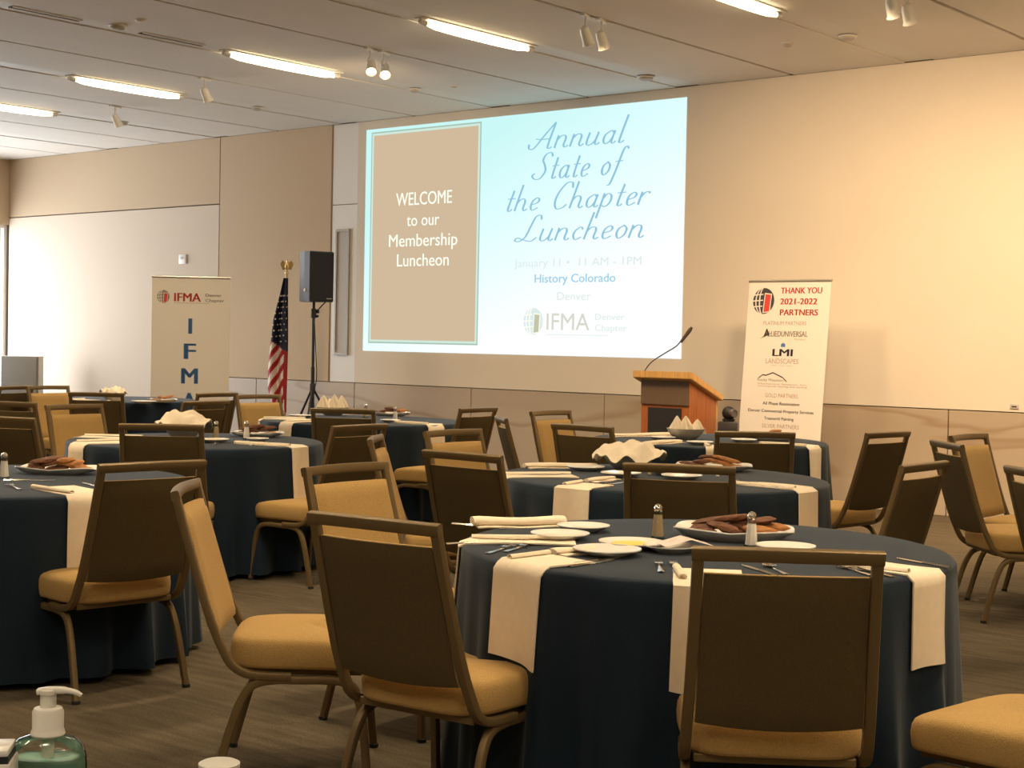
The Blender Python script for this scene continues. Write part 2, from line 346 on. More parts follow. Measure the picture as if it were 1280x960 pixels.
def disc_thing(name, x, y, r, label, cat, h=0.035, m=None):
    t = empty(name, (x, y, HC+0.001)); obj('base_plate', lb([(r, 0), (r, -0.008), (r*0.9, -0.012)], 20), m or M_white, t)
    obj('cover', lb([(r*0.8, -0.011), (r*0.78, -h*0.7), (r*0.5, -h), (0.01, -h)], 20), m or M_slotin, t); return tag(t, label, cat, 'round ceiling fittings')
for n, x, y, r, lab in [('ceiling_speaker', -10.40, 7.49, 0.075, 'round ceiling fitting between the two slot vents'), ('ceiling_detector', -12.81, 11.03, 0.06, 'small round ceiling fitting above the tan wall panel'),
    ('ceiling_detector', -15.05, 10.93, 0.06, 'small round ceiling fitting near the far left corner'), ('ceiling_detector', -10.52, 11.08, 0.06, 'small round ceiling fitting left of the slide top'),
    ('smoke_detector', -8.22, 11.75, 0.085, 'white round smoke detector just above the slide'), ('ceiling_detector', -6.35, 11.07, 0.045, 'tiny grey ceiling disc right of the slide'), ('ceiling_detector', -5.83, 11.1, 0.075, 'grey round ceiling fitting in the channel at upper right')]:
    disc_thing(n, x, y, r, lab, 'ceiling fitting')
disc_thing('sprinkler', -10.05, 7.45, 0.04, 'small white sprinkler cover beside the ceiling slot vents', 'sprinkler', 0.02, M_white)
disc_thing('sprinkler', -10.05, 11.14, 0.04, 'small flat sprinkler cover on the ceiling above the slide', 'sprinkler', 0.02)
for (y0, y1, lab) in [(6.60, 7.22, 'dark slot air vent at the upper left corner'), (7.80, 8.45, 'dark slot air vent left of the tube light')]:
    t = empty('slot_vent', (-10.52, (y0+y1)/2, HC+0.004), 0, lab, 'air vent', 'ceiling slot vents')
    hl = (y1-y0)/2; bm = bmesh.new(); box(bm, -0.035, -0.025, -hl, hl, -0.006, 0.004); box(bm, 0.025, 0.035, -hl, hl, -0.006, 0.004); obj('frame', bm, M_white, t, smooth=False)
    obj('slot', bx(-0.025, 0.025, -hl, hl, -0.001, 0.004), M_glide, t, smooth=False)

# ------------------------------------------------------------------ wall fittings
t = empty('thermostat', (-15.78, D, 2.38), 0, 'small white thermostat on the pale wall above the left banner', 'thermostat')
obj('cover', bx(-0.07, 0.07, -0.025, 0, -0.06, 0.06, bev=0.006), M_white, t); obj('display', bx(-0.03, 0.03, -0.028, -0.0245, 0.0, 0.03), M_slotin, t, smooth=False)
t = empty('wall_switch', (-16.2, D, 2.08), 0, 'white wall plate peeping out left of the left banner top', 'wall plate')
obj('plate', bx(-0.09, 0.06, -0.02, 0, -0.075, 0.075, bev=0.005), M_white, t); obj('rocker', bx(-0.03, 0.0, -0.026, -0.019, -0.03, 0.03), M_white, t, smooth=False)
t = empty('wall_socket', (-4.91, D, 0.955), 0, 'tiny wall socket just above the stone at the right edge', 'wall socket')
obj('plate', bx(-0.035, 0.035, -0.012, 0, -0.02, 0.02, bev=0.003), M_slotin, t); obj('slot', bx(-0.02, 0.02, -0.014, -0.0115, -0.006, 0.004), M_glide, t, smooth=False)

# ------------------------------------------------------------------ text
def text_mesh(s, bold=0.0):
    c = bpy.data.curves.new('t', 'FONT'); c.body = s; c.size = 1.0; c.offset = bold; c.resolution_u = 3
    o = bpy.data.objects.new('t', c); COL.objects.link(o)
    dg = bpy.context.evaluated_depsgraph_get(); me = bpy.data.meshes.new_from_object(o.evaluated_get(dg)); bpy.data.objects.remove(o); bpy.data.curves.remove(c)
    return me
def letters(s, x0, x1, zb, cap, m, parent, y=-0.003, bold=0.0, shear=0.0, name='lettering', rise=0.0, th=0.0):
    """text between x0 and x1, baseline zb, capital height cap, in the parent's local XZ plane facing -Y"""
    me = text_mesh(s, 0)
    if bold:
        bb = bmesh.new()
        for sh_ in (-bold, 0, bold):
            n0 = len(bb.verts); bb.from_mesh(me); bb.verts.ensure_lookup_table()
            for v in bb.verts[n0:]: v.co.x += sh_
        bb.to_mesh(me); bb.free()
    xs = [v.co.x for v in me.vertices]; a, b = min(xs), max(xs); k = (x1-x0)/(b-a); kc = cap/0.729
    for v in me.vertices:
        x = x0+(v.co.x-a)*k; z = v.co.y*kc; v.co = Vector((x+shear*z, y, zb+z+rise*(x-x0)))
    me.name = name; me.materials.clear(); me.materials.append(m)
    o = bpy.data.objects.new(name, me); COL.objects.link(o); o.parent = parent; return o
HN = [(0, .6), (.2, .93), (.45, .95), (.58, .7), (.58, .2), (.72, 0), (.9, .15)]
GL = {'A': (1.35, [[(-.45, .45), (-.35, .1), (0, .1), (.45, 1.1), (.95, 2.1)], [(.95, 2.1), (.93, 1.0), (.95, .15), (1.1, 0), (1.25, .12)], [(-.1, .85), (.35, .78), (1.0, .8)]]),
 'n': (.95, [[(0, 1), (0, 0)], HN]), 'u': (.95, [[(0, 1), (0, .25), (.15, 0), (.4, .08), (.6, .45)], [(.6, 1), (.58, .2), (.72, 0), (.9, .15)]]),
 'a': (.95, [[(.6, .8), (.38, 1), (.06, .7), (.06, .25), (.25, 0), (.48, .15), (.6, .5)], [(.62, 1), (.6, .2), (.74, 0), (.9, .15)]]),
 'l': (.5, [[(.05, 2.15), (.05, .25), (.18, 0), (.38, .15)]]),
 'S': (1.2, [[(1.05, 1.8), (.8, 2.12), (.42, 2.0), (.3, 1.55), (.55, 1.15), (.75, .65), (.5, .08), (.05, .02), (-.25, .3), (-.1, .5)]]),
 't': (.6, [[(.2, 1.7), (.17, .25), (.3, 0), (.5, .15)], [(-.08, 1.02), (.48, 1.05)]]),
 'e': (.75, [[(.06, .45), (.45, .6), (.52, .85), (.33, 1), (.08, .75), (.06, .28), (.25, 0), (.62, .2)]]),
 'o': (.8, [[(.35, 1), (.08, .75), (.06, .3), (.28, 0), (.55, .25), (.58, .72), (.35, 1), (.3, .98)]]),
 'f': (.7, [[(.75, 1.95), (.55, 2.15), (.36, 1.8), (.25, .4), (.1, -.7), (-.12, -.85)], [(0, 1), (.6, 1.03)]]),
 'C': (1.2, [[(1.05, 1.65), (.9, 2.08), (.5, 2.05), (.15, 1.3), (.12, .5), (.4, 0), (.8, .1), (1.0, .35)]]),
 'h': (.95, [[(.02, 2.15), (0, 0)], HN]), 'p': (.85, [[(0, 1.05), (0, -.9)], [(0, .6), (.22, 1), (.52, .85), (.58, .35), (.35, 0), (.02, .12)]]),
 'r': (.62, [[(0, 1), (0, 0)], [(0, .55), (.2, .93), (.45, .98), (.52, .85)]]),
 'L': (1.25, [[(1.0, 1.75), (.85, 2.1), (.55, 2.0), (.42, 1.2), (.3, .35), (-.05, 0), (-.35, .1), (-.2, .3), (.3, .1), (.8, 0), (1.1, .3)]]),
 'c': (.72, [[(.55, .8), (.36, 1), (.08, .72), (.06, .3), (.28, 0), (.6, .2)]]), ' ': (.65, [])}
def script_text(s, x0, x1, zb, xh, m, parent, y=-0.004, rise=0.0):
    bm = bmesh.new(); cur = 0; R_ = []
    for ch in s:
        w, st = GL[ch]
        for k in st: R_.append([(cur+px+0.30*pz, pz) for px, pz in k])
        cur += w+0.12
    xs = [q[0] for k in R_ for q in k]; a, b = min(xs), max(xs); kx = (x1-x0)/(b-a)
    for k in R_:
        P = smooth_path([((q[0]-a)*kx, q[1]*xh, 0) for q in k], 5); pv = None
        for i, q in enumerate(P):
            t = (P[min(i+1, len(P)-1)]-P[max(0, i-1)]).normalized(); n = Vector((t.y, -t.x, 0)); w = xh*(0.035+0.075*abs(t.y)**2)
            X, Z = x0+q.x, zb+q.y+rise*q.x
            v = (bm.verts.new((X+n.x*w, y, Z+n.y*w)), bm.verts.new((X-n.x*w, y, Z-n.y*w)))
            if pv: bm.faces.new((pv[0], v[0], v[1], pv[1]))
            pv = v
    return obj('lettering', bm, m, parent, smooth=False)
def rect(x0, x1, z0, z1, y): return bx(x0, x1, y, y+0.0008, z0, z1)
def quad4(pts, y, th=0.001):
    bm = bmesh.new(); f = bm.faces.new([bm.verts.new((p[0], y, p[1])) for p in pts])
    r = bmesh.ops.extrude_face_region(bm, geom=[f]); bmesh.ops.translate(bm, verts=[g for g in r['geom'] if isinstance(g, bmesh.types.BMVert)], vec=(0, th, 0)); return bm
def globe_logo(cx_, cz, r, parent, y, m_dark, m_red, m_line):
    """round emblem: dark globe slices to the left with white meridians, a red upright panel to the right"""
    bm = bmesh.new(); n = 28
    bm.faces.new([bm.verts.new((cx_+r*.92*cos(2*pi*k/n), y, cz+r*sin(2*pi*k/n))) for k in range(n)]); obj('emblem_disc', bm, m_dark, parent, smooth=False)
    bm = bmesh.new()
    for off, bow in ((-.05, .62), (-.05, .30)):
        P = [(cx_+r*(off-bow*cos(t)), cz+r*sin(t)*1.0) for t in [radians(-80+16*k) for k in range(11)]]
        for i in range(10):
            (a, b), (c, d) = P[i], P[i+1]; bm.faces.new([bm.verts.new(q) for q in ((a-r*.05, y-.0012, b), (a+r*.05, y-.0012, b), (c+r*.05, y-.0012, d), (c-r*.05, y-.0012, d))])
    for zz in (-.45, 0.0, .45):
        bm.faces.new([bm.verts.new(q) for q in ((cx_-r*.95, y-.0012, cz+r*(zz-.05)), (cx_-r*.05, y-.0012, cz+r*(zz+.02)), (cx_-r*.05, y-.0012, cz+r*(zz+.1)), (cx_-r*.95, y-.0012, cz+r*(zz+.04)))])
    obj('emblem_lines', bm, m_line, parent, smooth=False)
    bm = bmesh.new(); bm.faces.new([bm.verts.new(q) for q in ((cx_-r*.02, y-.002, cz-r*.92), (cx_+r*.62, y-.002, cz-r*.85), (cx_+r*.7, y-.002, cz+r*.55), (cx_+r*.08, y-.002, cz+r*.62))]); obj('emblem_border', bm, m_line, parent, smooth=False)
    bm = bmesh.new(); bm.faces.new([bm.verts.new(q) for q in ((cx_+r*.06, y-.003, cz-r*.84), (cx_+r*.54, y-.003, cz-r*.78), (cx_+r*.62, y-.003, cz+r*.47), (cx_+r*.15, y-.003, cz+r*.53))]); obj('emblem_panel', bm, m_red, parent, smooth=False)

# ------------------------------------------------------------------ the projected slide
sl = empty('projected_slide', (0, D-0.004, 0), 0, 'projected white and cyan presentation slide with a brown welcome panel, on the wall', 'projection')
def slide_light():
    m = bpy.data.materials.new('projector_white'); m.use_nodes = True; nt = m.node_tree; nt.nodes.clear()
    tc = nt.nodes.new('ShaderNodeTexCoord'); sp = nt.nodes.new('ShaderNodeSeparateXYZ'); nt.links.new(tc.outputs['Generated'], sp.inputs[0])
    rp = nt.nodes.new('ShaderNodeValToRGB'); e = rp.color_ramp.elements
    mth = nt.nodes.new('ShaderNodeMath'); mth.operation = 'MULTIPLY_ADD'; mth.inputs[1].default_value = 0.55
    mt2 = nt.nodes.new('ShaderNodeMath'); mt2.operation = 'MULTIPLY'; mt2.inputs[1].default_value = -0.75; nt.links.new(sp.outputs[2], mt2.inputs[0])
    nt.links.new(sp.outputs[0], mth.inputs[0]); nt.links.new(mt2.outputs[0], mth.inputs[2])
    ad = nt.nodes.new('ShaderNodeMath'); ad.operation = 'ADD'; ad.inputs[1].default_value = 0.5; nt.links.new(mth.outputs[0], ad.inputs[0])
    e[0].position = 0.05; e[0].color = (*s2l(196, 240, 238), 1); e[1].position = 0.7; e[1].color = (*s2l(246, 247, 246), 1)
    x = e.new(0.4); x.color = (*s2l(222, 247, 250), 1)
    nt.links.new(ad.outputs[0], rp.inputs[0]); em = nt.nodes.new('ShaderNodeEmission'); nt.links.new(rp.outputs[0], em.inputs[0]); em.inputs[1].default_value = 1.0
    o = nt.nodes.new('ShaderNodeOutputMaterial'); nt.links.new(em.outputs[0], o.inputs[0]); return m
obj('slide_background', rect(-12.52, -8.195, 1.275, 3.78, -0.001), slide_light(), sl, smooth=False)
E_brown = glow('projected_brown', s2l(202, 180, 150), 1.0); E_line = glow('projected_frame', s2l(160, 185, 170), 1.0); E_wh = glow('projected_text_white', s2l(248, 250, 235), 1.0)
E_blue = glow('projected_text_blue', s2l(140, 190, 215), 1.0); E_blue2 = glow('projected_text_blue_strong', s2l(150, 200, 228), 1.0); E_pale = glow('projected_text_pale', s2l(214, 228, 226), 1.0); E_grey = glow('projected_text_grey', s2l(208, 210, 198), 1.0); E_olive = glow('projected_emblem', s2l(190, 190, 165), 1.0)
obj('panel_border', rect(-12.435, -10.79, 1.365, 3.745, -0.002), E_line, sl, smooth=False)
obj('panel_margin', rect(-12.42, -10.805, 1.38, 3.73, -0.003), glow('projected_margin', s2l(200, 225, 212), 1.0), sl, smooth=False)
obj('brown_panel', rect(-12.395, -10.83, 1.405, 3.705, -0.004), E_brown, sl, smooth=False)
letters('WELCOME', -12.03, -11.19, 2.90, .15, E_wh, sl, -.006, .012); letters('to our', -11.86, -11.37, 2.67, .14, E_wh, sl, -.006, .008)
letters('Membership', -12.13, -11.10, 2.445, .145, E_wh, sl, -.006, .008); letters('Luncheon', -12.0, -11.22, 2.225, .145, E_wh, sl, -.006, .008)
script_text('Annual', -10.13, -8.87, 3.40, .125, E_blue, sl, -.004); script_text('State of', -10.08, -8.86, 3.09, .125, E_blue, sl, -.004)
script_text('the Chapter', -10.40, -8.60, 2.775, .125, E_blue, sl, -.004); script_text('Luncheon', -10.30, -8.66, 2.455, .125, E_blue, sl, -.004)
letters('January 11 \u2022  11 AM - 1PM', -10.30, -8.68, 2.19, .085, E_pale, sl, -.005); letters('History Colorado', -10.02, -8.99, 2.025, .09, E_blue2, sl, -.005, .012)
letters('Denver', -9.72, -9.29, 1.845, .085, E_pale, sl, -.005)
globe_logo(-10.03, 1.625, .14, sl, -.004, E_pale, E_olive, E_wh)
letters('IFMA', -9.85, -9.30, 1.54, .18, E_grey, sl, -.005); letters('Denver', -9.23, -8.87, 1.645, .065, E_pale, sl, -.005); letters('Chapter', -9.23, -8.84, 1.535, .065, E_pale, sl, -.005)
obj('underline', rect(-9.85, -9.07, 1.487, 1.493, -.003), E_pale, sl, smooth=False)

# ------------------------------------------------------------------ roll-up banners
def banner(loc, rz, w, h, lean, label):
    t = empty('roll_up_banner', loc, rz, label, 'banner')
    obj('base', bx(-w/2-.02, w/2+.02, -.09, .09, 0, .09, bev=.015), M_alu, t)
    sh = obj('banner_sheet', bx(-w/2, w/2, -.002, .002, 0.0, h-.08), M_banner, t, smooth=False, loc=(0, 0, .08)); sh.rotation_euler = (-lean, 0, 0)
    bm = bmesh.new(); sweep(bm, [(-w/2-.004, 0, h-.08), (w/2+.004, 0, h-.08)], (0, 0, 1), circ(.013, 8)); obj('top_rail', bm, M_alu, sh)
    bm = bmesh.new(); tube(bm, [(0, .02, 0), (0, .03, h-.09)], .01, 6); obj('support_pole', bm, M_alu, sh)
    return t, sh
# right banner
tr, sr = banner((-6.68, 11.60, 0), 0, .80, 1.99, radians(5.5), 'white roll-up banner thanking partners, leaning behind the lectern')
def bt(s, cx_, w, z, cap, m, bold=0, **k): letters(s, cx_-w/2, cx_+w/2, z, cap, m, sr, -.0035, bold, **k)
globe_logo(-.245, 1.735, .115, sr, -.003, M_inkdark, M_inkred, M_banner)
bt('THANK YOU', .12, .40, 1.80, .055, M_inkred, .03); bt('2021-2022', .10, .36, 1.705, .055, M_inkred, .03); bt('PARTNERS', .11, .37, 1.61, .055, M_inkred, .03)
bt('PLATINUM PARTNERS', -.02, .42, 1.525, .035, M_inkfaint)
bt('ALLIEDUNIVERSAL', 0, .42, 1.425, .05, M_inkgrey, .015); bt('A', -.19, .06, 1.425, .07, M_inkdark, .02); bt('Facilities', .14, .10, 1.395, .016, M_inkfaint)
obj('swoosh', quad4([(-.25, 1.405), (-.2, 1.425), (-.14, 1.455), (-.2, 1.44)], -.0035), M_inkdark, sr, smooth=False)
obj('crest_mark', quad4([(-.04, 1.335), (0, 1.335), (0, 1.36), (-.02, 1.37), (-.04, 1.36)], -.0035), M_inkblue, sr, smooth=False)
bt('LMI', -.02, .20, 1.255, .065, M_inkdark, .03); bt('LANDSCAPES', -.02, .32, 1.19, .045, M_inkfaint); bt('\u2014 \u2014 \u2014', -.02, .2, 1.165, .02, M_inkgrey)
bm = bmesh.new(); pv = None
for x, z in [(-.24, 1.06), (-.2, 1.09), (-.17, 1.085), (-.1, 1.11), (-.05, 1.09), (.0, 1.07), (.04, 1.035)]:
    v = (bm.verts.new((x, -.0035, z+.004)), bm.verts.new((x, -.0035, z-.006)))
    if pv: bm.faces.new((pv[0], v[0], v[1], pv[1]))
    pv = v
obj('mountain_line', bm, M_inkdark, sr, smooth=False)
bt('Rocky Mountain', -.12, .26, 1.035, .024, M_inkgrey); bt('Mechanical Systems, Inc.', -.0, .48, 1.005, .014, M_inkfaint); bt('Commercial heating and cooling', -.0, .48, .985, .014, M_inkfaint)
bt('GOLD PARTNERS', 0, .32, .895, .036, M_inkfaint); bt('All Phase Restoration', .0, .36, .83, .027, M_inkdark, .01)
bt('Denver Commercial Property Services', .0, .64, .765, .027, M_inkdark, .01); bt('Treanorhl Painting', -.01, .29, .70, .027, M_inkdark, .01)
bt('SILVER PARTNERS', .01, .36, .63, .036, M_inkfaint); bt('Business Interiors', .01, .21, .58, .022, M_inkgrey, .01); bt('INTY INERT Ultrarecuperations, Inc.', 0, .52, .52, .023, M_inkgrey, .01)
bt('ABM Restoration Services', .0, .37, .46, .023, M_inkgrey, .01); bt('Benjamin Industries, Inc.', .0, .37, .405, .023, M_inkgrey, .01); bt('The RMH Group, LLC', .01, .29, .35, .023, M_inkgrey, .01)
bt('Facility Services', .14, .24, .285, .023, M_inkgrey, .01); bt('Contractors', .17, .17, .235, .023, M_inkgrey, .01)
# left banner faces the camera
pb = at_depth(239, 350, 17.4)
tb, sb = banner((pb.x, pb.y, 0), YAW+radians(7), .87, 2.07, radians(1.0), 'roll-up banner reading IFMA downwards in blue, at the left of the wall')
def bl(s, x0, x1, z, cap, m, bold=0): letters(s, x0, x1, z, cap, m, sb, -.0035, bold)
globe_logo(-.31, 1.765, .075, sb, -.003, M_inkgrey, M_inkred, M_banner)
bl('IFMA', -.19, .11, 1.715, .10, M_inkred, .03); bl('Denver', .16, .34, 1.775, .035, M_inkgrey, .015); bl('Chapter', .16, .37, 1.715, .035, M_inkgrey, .015)
obj('underline', bx(-.19, .2, -.0045, -.0035, 1.695, 1.699), M_inkfaint, sb, smooth=False)
for ch, z, w in (('I', 1.37, .045), ('F', 1.085, .14), ('M', .805, .19), ('A', .525, .17)): bl(ch, -.005-w/2, -.005+w/2, z-.02, .185, M_inkblue, .035)

# ------------------------------------------------------------------ flag
fp = on_y(356, 500, 11.8); t = empty('flag_on_pole', (fp.x, 11.8, 0), YAW, 'furled stars and stripes flag on a pole with gilt eagle, left of the speaker', 'flag')
obj('stand', lb([(.15, 0), (.15, .02), (.06, .05), (.03, .09), (.02, .12)], 20), M_gold, t)
bm = bmesh.new(); tube(bm, [(0, 0, .05), (0, 0, 2.13)], .014, 8); obj('pole', bm, M_gold, t)
bm = bmesh.new(); lathe(bm, [(.004, 2.12), (.022, 2.13), (.022, 2.15), (.006, 2.165), (.012, 2.18), (.028, 2.21), (.022, 2.25), (.008, 2.285), (.002, 2.30)], 12)
for s in (-1, 1):
    v = [bm.verts.new(q) for q in ((0, -.006, 2.24), (s*.05, 0, 2.285), (s*.075, .0, 2.24), (s*.045, 0, 2.17), (0, .006, 2.19))]; bm.faces.new(v)
obj('eagle_finial', bm, M_gold, t)
ZT, ZB = 2.08, .56
def fw(v):  # half profile of the drape: left reach at height v (0 top)
    pts = [(0, .025), (.12, .06), (.3, .13), (.5, .17), (.66, .19), (.8, .19), (.92, .14), (1, .10)]
    for (a, b), (c, d) in zip(pts, pts[1:]):
        if v <= c: return b+(d-b)*(v-a)/(c-a)
    return pts[-1][1]
def fl(u, v):
    x = .030-(fw(v)+.028)*u; return Vector((x, -.075+.05*sin(u*11+v*3)*min(1, v*3+.2)-.01*sin(v*9), ZT+(ZB-ZT)*v-.05*u*v))
bm = bmesh.new(); fs = grid(bm, 36, 90, fl)
for i, f in enumerate(fs):
    u, v = (i//90+.5)/36, (i % 90+.5)/90
    if v < .50+.10*(1-u)-.05: k = 2
    elif u < .18: k = 0 if v < .9 else (0 if u < .1 else 1)
    else: k = int(floor((v*17-u*3.4))) % 2
    f.material_index = k
fo = obj('flag_cloth', bm, [M_flagred, M_flagwhite, M_flagnavy], t, angle=180); 
bm = bmesh.new()
for j in range(9):
    for i in range(4):
        u, v = .12+.24*i+(.1 if j % 2 else 0), .13+.042*j
        if u > .95 or v > .47+.10*(1-u)-.05: continue
        p = fl(u, v)+Vector((0, -.012, 0)); r = .012
        bm.faces.new([bm.verts.new(p+Vector(((r if k % 2 == 0 else r*.45)*cos(pi/2+pi*k/5), -.004, (r if k % 2 == 0 else r*.45)*sin(pi/2+pi*k/5)))) for k in range(10)])
obj('stars', bm, M_flagwhite, fo, smooth=False)

# ------------------------------------------------------------------ loudspeaker on its tripod stand
sp = on_y(392, 400, 11.2); sx, sy = sp.x, sp.y
t = empty('speaker_stand', (sx, sy, 0), YAW, 'black tripod speaker stand left of the slide', 'speaker stand')
bm = bmesh.new(); tube(bm, [(0, 0, .12), (0, 0, 1.1)], .02, 10); obj('lower_pole', bm, M_plast, t)
bm = bmesh.new(); tube(bm, [(0, 0, 1.05), (0, 0, 1.80)], .0155, 10); obj('upper_pole', bm, M_plast, t)
obj('collar', lb([(.03, .84), (.03, .92), (.024, .93)], 12), M_plast, t)
bm = bmesh.new(); lathe(bm, [(.028, 1.62), (.028, 1.72)], 12); tube(bm, [(.02, 0, 1.69), (.055, -.01, 1.69)], .02, 8); tube(bm, [(.02, 0, 1.64), (.05, -.01, 1.64)], .014, 8); obj('knob', bm, M_plast, t)
bm = bmesh.new(); tube(bm, [(.01, 0, 1.67), (.13, 0, 1.80)], .006, 6); obj('brace', bm, M_plast, t)
bm = bmesh.new(); tube(bm, smooth_path([(.01, -.02, 1.62), (.03, -.03, 1.3), (.045, -.03, 1.0), (.02, -.03, .8), (.04, -.03, .5), (.1, -.05, .01)], 4), .005, 6); obj('cable', bm, M_plast, t)
for k in range(3):
    a = 2*pi*k/3+.4; bm = bmesh.new(); tube(bm, [(.02*cos(a), .02*sin(a), .85), (.5*cos(a), .5*sin(a), .012)], .012, 8); tube(bm, [(.02*cos(a), .02*sin(a), .3), (.27*cos(a), .27*sin(a), .42)], .006, 6); obj('leg', bm, M_plast, t)
t = empty('loudspeaker', (sx, sy, 1.79), YAW+radians(40), 'black two-way loudspeaker box on top of the tripod stand', 'loudspeaker')
bm = bmesh.new(); pl = [(-.15, -.15), (.15, -.15), (.15, -.04), (.09, .15), (-.09, .15), (-.15, -.04)]
vs = [[bm.verts.new((x, y, z)) for x, y in pl] for z in (0, .53)]
for j in range(6): bm.faces.new((vs[0][j], vs[0][(j+1) % 6], vs[1][(j+1) % 6], vs[1][j]))
bm.faces.new(vs[0][::-1]); bm.faces.new(vs[1]); bmesh.ops.bevel(bm, geom=bm.edges[:], offset=.008, segments=2, affect='EDGES'); obj('cabinet', bm, mat('charcoal_cabinet', (.035, .036, .04), .5), t, smooth=False)
obj('grille', bx(-.137, .137, -.162, -.149, .012, .518, bev=.004), M_grille, t, smooth=False)
letters('AUDIO', .05, .12, .03, .012, M_flagwhite, t, -.164, name='badge')
bm = bmesh.new(); lathe(bm, [(.018, 0), (.018, .006)], 12); o = obj('socket_plate', bm, M_flagwhite, t, loc=(-.152, -.06, .12)); o.rotation_euler = (0, radians(-90), 0)

# ------------------------------------------------------------------ lectern with gooseneck microphone
LX, LY = -7.325, 10.80   # front-centre of the top
t = empty('lectern', (LX, LY+.25, 0), 0, 'wooden lectern with sloping oak top and dark front panel, right of the slide', 'lectern')
def top_z(y): return 1.185-(y+.25)/.5*.20
bm = bmesh.new()
for s in (-1, 1):
    pass
def side_panel(x0, x1):
    bm = bmesh.new(); P = [(-.19, 0), (.22, 0), (.22, top_z(.22)-.045), (-.19, top_z(-.19)-.045)]
    a = [bm.verts.new((x0, y, z)) for y, z in P]; b = [bm.verts.new((x1, y, z)) for y, z in P]
    for j in range(4): bm.faces.new((a[j], a[(j+1) % 4], b[(j+1) % 4], b[j]))
    bm.faces.new(a[::-1]); bm.faces.new(b); return bm
obj('side_panel', side_panel(.22, .245), M_redwood, t, smooth=False); obj('side_panel', side_panel(-.245, -.22), M_redwood, t, smooth=False)
for s in (-1, 1): obj('edge_strip', bx(s*.2325-.014, s*.2325+.014, .2205, .245, 0, top_z(.22)-.05), M_wood, t, smooth=False)
obj('front_panel', bx(-.219, .219, -.19, -.17, 0, 1.10), M_redwood, t, smooth=False)
obj('upper_panel', bx(-.245, .245, -.202, -.191, .90, 1.115, bev=.002), M_brownpan, t, smooth=False)
obj('logo_panel', bx(-.17, .17, -.199, -.191, .46, .875, bev=.003), M_logo, t, smooth=False)
bm = bmesh.new(); P = [(-.25, 1.185), (.25, .985), (.25, .935), (-.25, 1.125)]
a = [bm.verts.new((-.30, y, z)) for y, z in P]; b = [bm.verts.new((.30, y, z)) for y, z in P]
for j in range(4): bm.faces.new((a[j], a[(j+1) % 4], b[(j+1) % 4], b[j]))
bm.faces.new(a[::-1]); bm.faces.new(b); bmesh.ops.bevel(bm, geom=bm.edges[:], offset=.004, segments=2, affect='EDGES'); obj('sloping_top', bm, M_wood, t, smooth=False)
obj('shelf', bx(-.219, .219, -.16, .2, .62, .64), M_redwood, t, smooth=False)
par = Vector((LX, LY+.25, 0))
P = [on_y(804, 463, LY+.06)-par, on_y(814, 453, LY+.10)-par, on_y(832, 441, LY+.16)-par, on_y(845, 433, LY+.22)-par, on_y(853, 424, LY+.26)-par]
P[0].z = top_z(P[0].y)
g = bmesh.new(); tube(g, smooth_path(P, 5), .005, 6); mc = obj('microphone', g, M_plast, t)
bm = bmesh.new(); q0 = on_y(851, 428, LY+.25)-par; q1 = on_y(865, 409, LY+.30)-par; tube(bm, [q0+(q1-q0)*k/6 for k in range(7)], .017, 10, scales=[.7, .8, .85, .9, 1, 1, .6]); obj('microphone_head', bm, mat('foam_windscreen', (.06, .045, .03), .9, bump=.5, scale=300), mc)
# camera on its box and stand
cpnt = on_y(911, 522, 11.2)
t = empty('camera_stand_table', (cpnt.x, cpnt.y, 0), 0, 'small dark stand behind the rear table carrying the black camera', 'stand')
obj('top', bx(-.13, .13, -.12, .12, .62, .64, bev=.004), M_plast, t); bm = bmesh.new(); tube(bm, [(0, 0, .03), (0, 0, .62)], .02, 8); obj('column', bm, M_plast, t); obj('foot', lb([(.16, 0), (.16, .02), (.03, .04)], 16), M_plast, t)
t = empty('conference_camera', (cpnt.x, cpnt.y, .64), YAW-radians(15), 'black dome conference camera on a small box, right of the lectern', 'camera')
obj('housing', bx(-.085, .085, -.07, .07, 0, .13, bev=.015), mat('dark_grey_plastic', (.05, .045, .045), .35), t)
obj('yoke', bx(-.05, .05, -.03, .03, .13, .155, bev=.006), M_plast, t)
bm = bmesh.new(); bmesh.ops.create_uvsphere(bm, u_segments=20, v_segments=12, radius=.058); hd = obj('camera_head', bm, M_plast, t, loc=(0, 0, .20))
bm = bmesh.new(); lathe(bm, [(.036, .0), (.036, .032), (.030, .036), (.027, .028), (.002, .026)], 18); o = obj('lens_ring', bm, M_grey, hd, loc=(.030, -.030, .0)); o.rotation_euler = (radians(90), 0, radians(45))

# ------------------------------------------------------------------ grey cabinet in the far corner, red chair scrap
gc = on_y(27, 470, 11.7)
t = empty('grey_cabinet', (gc.x, gc.y, 0), YAW+radians(8), 'plain grey metal cabinet in the far left corner by the window', 'cabinet')
obj('body', bx(-.235, .235, -.2, .2, .03, 1.09, bev=.008), mat('grey_enamel', (.36, .36, .35), .45, metal=.2), t)
obj('door', bx(-.225, .225, -.212, -.201, .06, 1.07, bev=.004), MATS['grey_enamel'], t); obj('edge_trim', bx(.236, .252, -.2, .2, .03, 1.09), M_slot, t, smooth=False)
for s in (-1, 1): obj('foot', bx(s*.2-.02, s*.2+.02, -.18, .18, 0, .03), M_glide, t, smooth=False)

